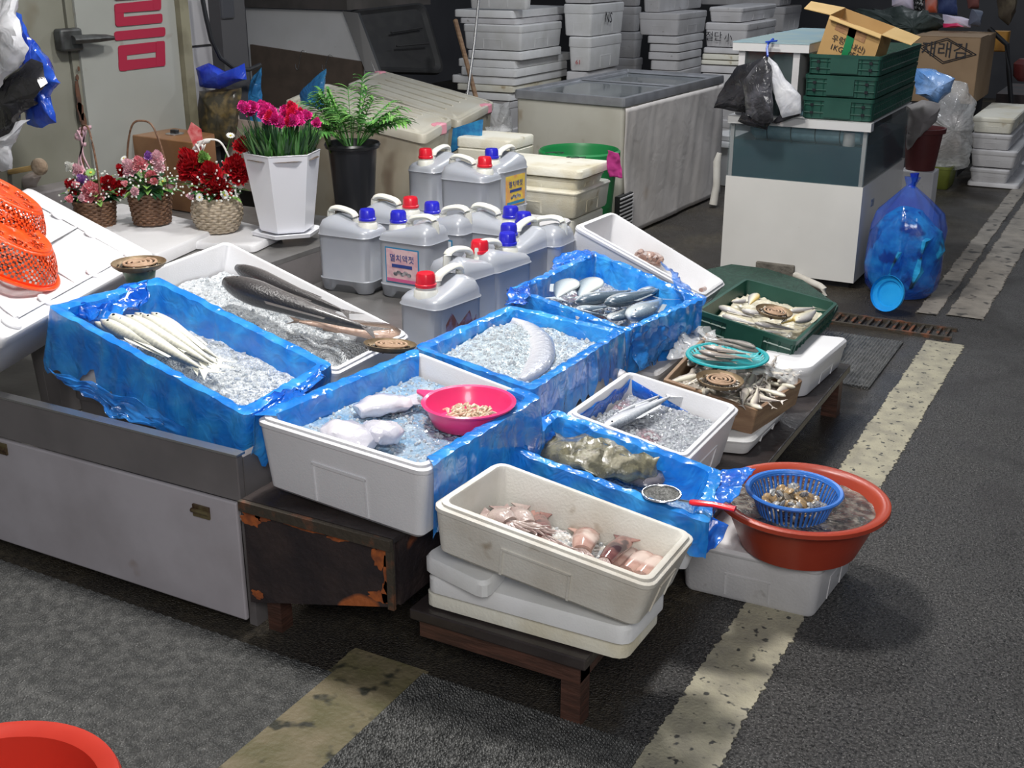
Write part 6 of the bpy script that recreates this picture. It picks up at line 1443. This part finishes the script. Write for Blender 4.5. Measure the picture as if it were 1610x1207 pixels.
# ---------------------------------------------------------------- flowers
leafm = mat('leaf', (.06, .20, .04), (.10, .30, .07), 20, rough=.4, coat=.2)
leafd = mat('leaf_dark', (.02, .075, .03), (.04, .12, .05), 20, rough=.45)
leafl = mat('leaf_light', (.22, .42, .10), (.30, .52, .16), 20, rough=.4)
redf = mat('petal_red', (.55, .003, .012), (.36, .002, .01), 60, rough=.6, sss=.1)
pinkf = mat('petal_pink', (.86, .28, .34), (.90, .45, .48), 50, rough=.6, sss=.1)
palef = mat('petal_pale_pink', (.85, .50, .58), (.9, .66, .70), 50, rough=.6, sss=.1)
magf = mat('petal_magenta', (.72, .02, .28), (.85, .08, .42), 60, rough=.6, sss=.1)
redp = mat('petal_crimson', (.80, .02, .10), (.70, .02, .08), 60, rough=.6)
whitef = mat('petal_white', (.84, .85, .80), rough=.6)
purf = mat('petal_purple', (.32, .10, .50), (.50, .26, .66), 40, rough=.6)
yolk = mat('flower_centre', (.70, .55, .05), rough=.7)
def carnation(mb, c, r_, nrm, mi=0, seed=0):
    M = Matrix.Translation(c) @ Vector((0, 0, 1)).rotation_difference(nrm).to_matrix().to_4x4()
    for k in range(6):
        rk = r_*(1-.14*k); z0 = r_*.16*k-r_*.3; n = 40; rows = []
        for (f, up) in ((.1, -.1), (.5, .15), (.8, .30), (1, .34+.12*k)):
            row = []
            for j in range(n):
                a = 2*pi*j/n+k*.5; fr = 1+.13*sin(a*13+k*2)*f*f+.10*nz((cos(a)*3, sin(a)*3, seed+k)); zz = z0+up*r_+.12*r_*sin(a*9+k*3+seed)*f
                row.append(M @ Vector((rk*f*fr*cos(a), rk*f*fr*sin(a), zz)))
            rows.append(row)
        mb.grid(rows, mi, True, True, False)
def daisy(mb, c, r_, nrm, mi=0, mc=1, n=14):
    M = Matrix.Translation(c) @ Vector((0, 0, 1)).rotation_difference(nrm).to_matrix().to_4x4()
    for k in range(n):
        a = 2*pi*k/n; d_ = Vector((cos(a), sin(a), 0)); s_ = Vector((-sin(a), cos(a), 0)); w_ = r_*.2
        P = [d_*r_*.15, d_*r_*.6+s_*w_+Vector((0, 0, r_*.1)), d_*r_+Vector((0, 0, r_*.12)), d_*r_*.6-s_*w_+Vector((0, 0, r_*.1))]
        mb.add([M @ p for p in P]+[M @ (p-Vector((0, 0, .0006))) for p in P], [(0, 1, 2, 3), (7, 6, 5, 4)], mi)
    mb.ball((0, 0, r_*.1), r_*.25, 7, mc, (1, 1, .5), M)
def leaf(mb, c, d_, L_, w_, mi=0, droop=.3):
    d_ = Vector(d_).normalized(); s_ = d_.cross(Vector((0, 0, 1)));
    if s_.length < .1: s_ = Vector((1, 0, 0))
    s_.normalize(); rows = []
    for k in range(6):
        f = k/5; p = c+d_*L_*f-Vector((0, 0, 1))*droop*L_*f*f; ww = w_*sin(pi*min(.97, f*.9+.08))
        rows.append([p-s_*ww+Vector((0, 0, ww*.4)), p, p+s_*ww+Vector((0, 0, ww*.4))])
    mb.grid(rows, mi)
def woven(r0, r1, H, c, m, parent, bulge=0, rows_=13, name='woven_wall'):
    mb = MB(); R_ = []; n = 96
    for i in range(rows_*3+1):
        f = i/(rows_*3); r_ = r0+(r1-r0)*f+bulge*sin(pi*f); k = i//3; row = []
        for j in range(n):
            a = 2*pi*j/n; wv = .0035*sin(a*14+pi*(k % 2)); rib = (.0, .0035, .0035)[i % 3]
            row.append(c+Vector(((r_+wv+rib)*cos(a), (r_+wv+rib)*sin(a), H*f)))
        R_.append(row)
    mb.grid(R_, 0, True, True, False); mb.build(name, m, parent, ang=70)
    mb = MB(); mb.tube([c+Vector((r1*cos(2*pi*j/40), r1*sin(2*pi*j/40), H)) for j in range(40)], .006, 6, closed=True); mb.build('rim', m, parent)
wick = mat('wicker_brown', (.13, .065, .035), (.22, .12, .07), 60, rough=.5, bump=.3, bscale=200)
wickp = mat('wicker_pale', (.50, .42, .32), (.38, .31, .22), 60, rough=.55, bump=.3, bscale=200)
ribb = mat('ribbon_pink', (.86, .55, .62), rough=.35, coat=.2); ribw = mat('ribbon_white', (.84, .84, .80), rough=.35, coat=.2)
VIEW = Vector((sin(YAW)*.9, -cos(YAW)*.9, .75)).normalized()
def flower_basket(px, py, z, r1, H, m, label, blooms, hh, rib, bulge=0, handle_m=None, seed=1, yawh=0):
    c = at(px, py, z); t = thing('flower_basket', label, 'flower basket', c); rr = random.Random(seed)
    woven(r1*.82, r1, H, c, m, t, bulge); top = c+Vector((0, 0, H))
    hd = Vector((cos(yawh), sin(yawh), 0)); P = smooth_path([top-hd*r1, top-hd*r1*.95+Vector((0, 0, hh*.5)), top-hd*r1*.55+Vector((0, 0, hh*.92)), top+Vector((0, 0, hh)), top+hd*r1*.55+Vector((0, 0, hh*.92)), top+hd*r1*.95+Vector((0, 0, hh*.5)), top+hd*r1], 5)
    mb = MB(); mb.tube(P, .0045, 8); mb.build('handle', handle_m or m, t)
    if rib is not None:
        mb = MB(); q_ = P[len(P)//2-5]
        for k in range(4):
            a = k*1.6+.4; d_ = Vector((cos(a)*.8, sin(a)*.3, .3-.25*k)); s_ = Vector((.2, 0, 1)).normalized(); rows = []
            for i in range(9):
                f = i/8; p = q_+d_*.05*sin(pi*f)+Vector((.03*cos(pi*2*f)*(k-1.5)*.4, 0, -.02*f*k)); rows.append([p-s_*.009, p+s_*.009])
            mb.grid(rows)
        for k in range(3):
            rows = []
            for i in range(14): f = i/13; p = q_+Vector((.02*sin(f*6+k)+(k-1)*.018, -.01, -hh*.62*f)); rows.append([p-Vector((.006, 0, .002)), p+Vector((.006, 0, .002))])
            mb.grid(rows)
        o = mb.build('ribbon', rib, t); o.modifiers.new('s', 'SOLIDIFY').thickness = .0008
    mb = MB(); mb.ball(top+Vector((0, 0, -.01)), r1*.9, 12, 0, (1, 1, .45)); mb.build('foliage_base', leafd, t)
    mb = MB()
    for k in range(70):
        a = rr.random()*6.28; el = rr.random()*1.1; d_ = Vector((cos(a)*cos(el), sin(a)*cos(el), sin(el)*.9+.1)); leaf(mb, top+d_*r1*.55, d_, r1*(.65+.7*rr.random()), .012+.010*rr.random(), rr.randrange(3))
    mb.build('leaves', [leafm, leafd, leafl], t)
    for (dx, dy, rad, kind, fm, nm) in blooms:
        dx, dy, rad = dx*1.3, dy*1.25, rad*(1.3 if kind == 'c' else 1.15)
        side = Vector((cos(YAW), sin(YAW), 0)); p = top+side*dx+Vector((0, 0, dy))-Vector((-sin(YAW), cos(YAW), 0))*(.05*(1-abs(dx)/.15))
        nrm = (VIEW+side*dx*4+Vector((0, 0, (dy-.04)*3))).normalized(); mb = MB()
        mb.tube([top+(p-top)*.2, p-nrm*.004], .002, 5, 2)
        if kind == 'c': carnation(mb, p, rad, nrm, 0, dx*9)
        else: daisy(mb, p, rad, nrm, 0, 1)
        mb.build(nm, [fm, yolk, leafm], t, ang=80)
    for k in range(9):
        a = rr.random()*6.28; el = .15+rr.random()*.9; d_ = Vector((cos(a)*cos(el), sin(a)*cos(el)-.3, sin(el))); p = top+d_*r1*(1.0+.2*rr.random()); mb = MB()
        if k % 3: carnation(mb, p, .014+.006*rr.random(), d_.normalized(), 0, k)
        else: daisy(mb, p, .02, d_.normalized(), 0, 1)
        mb.build(['white_daisy', 'small_carnation', 'small_carnation'][k % 3], [[whitef, palef, redf if fm is redf else pinkf][k % 3], yolk, leafm], t, ang=80)
    mb = MB()                                       # baby's breath
    for k in range(130):
        a = rr.random()*6.28; el = rr.random()*1.2; d_ = Vector((cos(a)*cos(el), sin(a)*cos(el), sin(el))); p = top+d_*r1*(1.05+.65*rr.random()); mb.ball(p, .004+.002*rr.random(), 5)
    o = mb.build('small_white_blossom', whitef, t); o['kind'] = 'stuff'
    return t
flower_basket(154, 362, .53, .090, .135, wick, 'brown wicker flower basket with a pink ribbon, leftmost of the three', [(.012, .03, .045, 'c', pinkf, 'pink_carnation'), (-.055, .05, .030, 'c', redf, 'red_carnation'), (.06, .06, .032, 'c', redf, 'red_carnation'), (.09, .045, .028, 'c', redf, 'red_carnation'), (-.02, .075, .022, 'c', purf, 'purple_flower'), (.0, .055, .02, 'c', purf, 'purple_flower'), (-.035, .055, .024, 'd', whitef, 'white_daisy'), (.012, .105, .022, 'd', leafl, 'green_daisy'), (-.06, .12, .018, 'c', whitef, 'white_carnation'), (-.03, .11, .022, 'c', palef, 'pale_pink_flower')], .33, ribb, seed=3, yawh=YAW-.9)
flower_basket(240, 350, .562, .095, .14, wick, 'brown wicker flower basket with a bare arched handle, middle of the three', [(-.045, .085, .032, 'c', palef, 'pale_pink_carnation'), (-.01, .10, .028, 'c', pinkf, 'pink_carnation'), (.022, .055, .026, 'c', pinkf, 'pink_carnation'), (.045, .12, .026, 'c', palef, 'pale_pink_carnation'), (.05, .09, .022, 'c', palef, 'pale_pink_carnation'), (-.02, .115, .022, 'd', whitef, 'white_daisy'), (-.07, .12, .014, 'd', whitef, 'white_daisy'), (.055, .04, .018, 'd', leafl, 'green_daisy'), (-.075, .075, .024, 'c', redf, 'red_carnation'), (.02, .13, .016, 'c', purf, 'purple_flower')], .31, None, seed=5, yawh=YAW-.25)
flower_basket(344, 362, .540, .095, .15, wickp, 'pale round wicker flower basket with red carnations and a white ribbon, rightmost of the three', [(-.062, .115, .050, 'c', redf, 'red_carnation'), (.0, .085, .042, 'c', redf, 'red_carnation'), (.02, .03, .048, 'c', redf, 'red_carnation'), (.075, .105, .042, 'c', redf, 'red_carnation'), (.085, .075, .036, 'c', redf, 'red_carnation'), (-.04, .055, .036, 'c', redf, 'red_carnation'), (.10, .175, .030, 'c', redf, 'red_carnation'), (-.085, .085, .034, 'c', redf, 'red_carnation'), (-.008, .045, .026, 'd', whitef, 'white_daisy'), (.055, .04, .024, 'd', whitef, 'white_daisy'), (.085, .045, .022, 'd', whitef, 'white_daisy'), (.07, .215, .018, 'd', whitef, 'white_daisy'), (-.02, .14, .022, 'c', leafl, 'green_carnation')], .25, ribw, .022, ribw, 7, YAW-.2)
A = at(344, 362, .54); side = Vector((cos(YAW), sin(YAW), 0))
mb = MB(); P = [A+side*(-.075)+Vector((0, .03, .30)), A+side*(-.055)+Vector((0, .03, .30)), A+side*(-.06)+Vector((0, .03, .44)), A+side*(-.10)+Vector((0, .03, .47)), A+side*(-.12)+Vector((0, .03, .43))]
mb.add(P+[p+Vector((0, .002, 0)) for p in P], [(0, 1, 2, 3, 4), (9, 8, 7, 6, 5)]+[(i, (i+1) % 5, 5+(i+1) % 5, 5+i) for i in range(5)])
tag(mb.build('red_card', mat('card_red', (.60, .06, .07), (.72, .25, .24), 30, rough=.3, alpha=.9), base=P[0], smooth=False), 'translucent red pointed card stuck into the pale flower basket', 'card')
# white planter with dianthus
c = at(452, 366, .538); c.z = .536; t = thing('white_planter', 'tall glossy white six-sided planter with magenta dianthus', 'planter', c); side = Vector((cos(YAW), sin(YAW), 0))
mb = MB(); ph = YAW+.35; mb.lathe([(.112, .022), (.118, .03), (.165, .355), (.168, .36), (.163, .362), (.155, .33)], 6, c=c, cap0=True, cap1=True, ph=ph); mb.build('pot_body', white_gloss, t, smooth=False)
mb = MB(); mb.lathe([(.135, 0), (.15, .004), (.155, .02), (.148, .022), (.12, .01)], 6, c=c, cap0=True, cap1=True, ph=ph); mb.build('saucer', white_gloss, t, smooth=False)
mb = MB(); mb.lathe([(.158, .335), (.05, .345)], 12, c=c, cap1=True); mb.build('soil', mat('soil', (.06, .04, .025), (.16, .12, .09), 40, rough=.9, bump=1, bscale=80), t)
mb = MB(); rr = random.Random(9)
for k in range(420):
    a, r_ = rr.random()*6.28, .135*math.sqrt(rr.random()); p = c+Vector((r_*cos(a), r_*sin(a), .34)); leaf(mb, p, (cos(a)*.35+rr.uniform(-.3, .3), sin(a)*.35+rr.uniform(-.3, .3), 1), .10+.075*rr.random(), .0055, rr.randrange(2), .12)
mb.build('leaves', [leafd, leafm], t, ang=80)
for k in range(40):
    a, r_ = rr.random()*6.28, .155*math.sqrt(rr.random()); x = r_*cos(a); f = (x+.155)/.31
    p = c+side*x*1.15+Vector((-sin(YAW), cos(YAW), 0))*r_*sin(a)+Vector((0, 0, .34+.135+.05*(1-f)+.035*rr.random())); mb = MB(); mb.tube([c+(p-c)*.72, p], .002, 5, 1)
    carnation(mb, p, .022+.006*rr.random(), (VIEW+Vector((rr.uniform(-.4, .4), rr.uniform(-.4, .4), .3))).normalized(), 0, k); mb.build('dianthus_flower', [redp if (.45 < f < .8 and k % 2) else magf, leafd], t, ang=80)
# black pot with palm
c = at(556, 342, .50); c = Vector((c.x-.01, c.y+.03, .501)); t = thing('black_plant_pot', 'black plastic pot with a small green palm, behind the white planter', 'potted plant', c)
mb = MB(); mb.lathe([(.085, 0), (.09, .004), (.115, .325), (.128, .33), (.134, .345), (.128, .355), (.116, .352), (.108, .32)], 40, c=c, cap0=True, cap1=True); mb.build('pot_body', black, t)
mb = MB(); mb.lathe([(.112, .318), (.04, .33)], 20, c=c, cap1=True); mb.build('soil', MT['soil'], t)
rr = random.Random(11); mb = MB(); ms = MB()
for k in range(34):
    a = rr.random()*6.28; out = .05+.19*rr.random(); hh = .30-.9*out+.08*rr.random(); b0 = c+Vector((.03*cos(a), .03*sin(a), .33)); tip = b0+Vector((cos(a)*out, sin(a)*out, hh))
    P = smooth_path([b0, b0.lerp(tip, .5)+Vector((0, 0, .03)), tip], 6); ms.tube(P, .0022, 5)
    for i in range(4, len(P)):
        d_ = (P[i]-P[i-1]).normalized(); s_ = d_.cross(Vector((0, 0, 1))).normalized()
        for sg in (1, -1): leaf(mb, P[i], d_*.7+s_*sg, .065+.04*rr.random(), .0085, rr.randrange(2), .35)
mb.build('palm_leaves', [leafm, mat('leaf_fresh', (.13, .34, .06), (.22, .45, .12), 20, rough=.4, coat=.2)], t, ang=80); ms.build('stems', leafm, t)
mb = MB(); leaf(mb, c+side*(-.06)+Vector((.0, -.07, .31)), (-.25, -.1, 1), .17, .05, 0, -.05); o = mb.build('broad_leaf', mat('leaf_olive', (.10, .16, .03), rough=.4), t); o.modifiers.new('s', 'SOLIDIFY').thickness = .002
# brown wooden case, beige box
q = Qpx([(198, 211), (262, 199), (338, 210), (303, 224)], .85)
mb = MB(); rings(mb, q, [(.004, .345), (0, .34), (0, .004), (.004, 0)], .012, 3); t = mb.build('wooden_case', mat('case_brown', (.20, .09, .035), (.26, .125, .05), 6, rough=.35, coat=.3), base=q.m(0, 0, .345)); tag(t, 'brown wooden case behind the flower baskets with a black fitting on top', 'case')
mb = MB(); mb.lathe([(.045, .001), (.045, .004), (.035, .006)], 24, c=q.m(.0, 0, 0), cap1=True); mb.build('metal_plate', chrome, t)
mb = MB(); mb.box((-.02, -.012, .004), (.02, .012, .022), 0, Matrix.Translation(q.m(0, 0, 0))); mb.build('black_knob', black, t, bevel=.003)
q = Qpx([(351, 184), (398, 165), (470, 174), (424, 194)], .88)
mb = MB(); rings(mb, q, [(.002, .375), (0, .37), (0, .0), (.006, 0), (.008, .03), (.01, .34)], .006, 2); tag(mb.build('open_carton', mat('card_beige', (.46, .38, .33), (.42, .34, .29), 6, rough=.7), base=q.m(0, 0, .37), smooth=False), 'open beige cardboard carton behind the white planter', 'cardboard box')

# ---------------------------------------------------------------- far left: hanging bags and scraps
def hang2(P, Y, m, label, d_=.05, amp=.03): return bagmesh([onY(x, y, Y) for x, y in P], d_, m, 'carrier_bags', label, 'carrier bags', amp)
hang2([(-60, -60), (15, -60), (28, 10), (48, 80), (20, 115), (0, 140), (-60, 150)], 3.3, film_white, 'white carrier bags hanging at the top left corner')
hang2([(15, 20), (30, 28), (60, 80), (98, 128), (80, 155), (84, 190), (64, 205), (40, 190), (30, 120)], 3.42, mat('bag_royal', (.01, .05, .45), (.03, .12, .62), 9, rough=.2, bump=1, bscale=12, bkind='crinkle', coat=.5), 'royal blue carrier bags hanging at the left edge behind the black ones')
hang2([(-60, 110), (10, 120), (45, 90), (62, 105), (74, 130), (40, 180), (20, 210), (0, 222), (-60, 240)], 3.36, film_black, 'black shiny carrier bags hanging at the left edge')
hang2([(-60, 232), (0, 224), (30, 195), (44, 192), (20, 225), (14, 262), (0, 268), (-60, 260)], 3.32, film_white, 'white bag corner sticking out under the black bags at the left edge', .03)
mb = MB(); A = onY(-40, 280, 3.5); B_ = onY(62, 262, 3.6); mb.tube([A, A.lerp(B_, .5), B_], .012, 8); t = mb.build('wooden_stick', card_in, base=A); tag(t, 'pale wooden stick with a wrapped tip in front of the door, left edge', 'stick')
mb = MB(); mb.ball(B_, .035, 10, 0, (1.1, 1, 1.1)); mb.build('wrapped_tip', mat('wrap_beige', (.48, .38, .28), (.30, .22, .15), 30, rough=.8, bump=.6, bscale=60), t)
bagmesh([onY(x, y, 3.65) for x, y in ((-60, 285), (0, 282), (55, 270), (64, 276), (55, 300), (-60, 330))], .06, mat('scrap_grey', (.34, .30, .28), (.26, .20, .16), 20, rough=.8), 'stained_cloth', 'stained grey cloth bundle behind the big lidded box, left edge', 'cloth', .01)
mb = MB(); mb.box((max(A.x-.5, -4.47), 3.15, .501), (B_.x+.02, 3.9, .70)); tag(mb.build('grey_crate', steel, base=(A.x, 3.2, .501), smooth=False, bevel=.01), 'grey crate on the steel ledge behind the big lidded box', 'crate')

# ---------------------------------------------------------------- red basin, bottom left corner
c = at(-30, 1262, .26); c.z = 0
t = thing('red_tub', 'big bright red plastic tub cut off by the bottom left corner', 'tub', c)
rd = mat('tub_red', (.62, .045, .025), (.55, .035, .02), 5, rough=.35)
mb = MB(); mb.lathe([(.15, 0), (.16, .004), (.205, .22), (.215, .235), (.24, .24), (.245, .25), (.24, .262), (.225, .262), (.205, .25), (.16, .02), (.02, .015)], 64, c=c, cap0=True, cap1=True); mb.build('tub_body', rd, t)
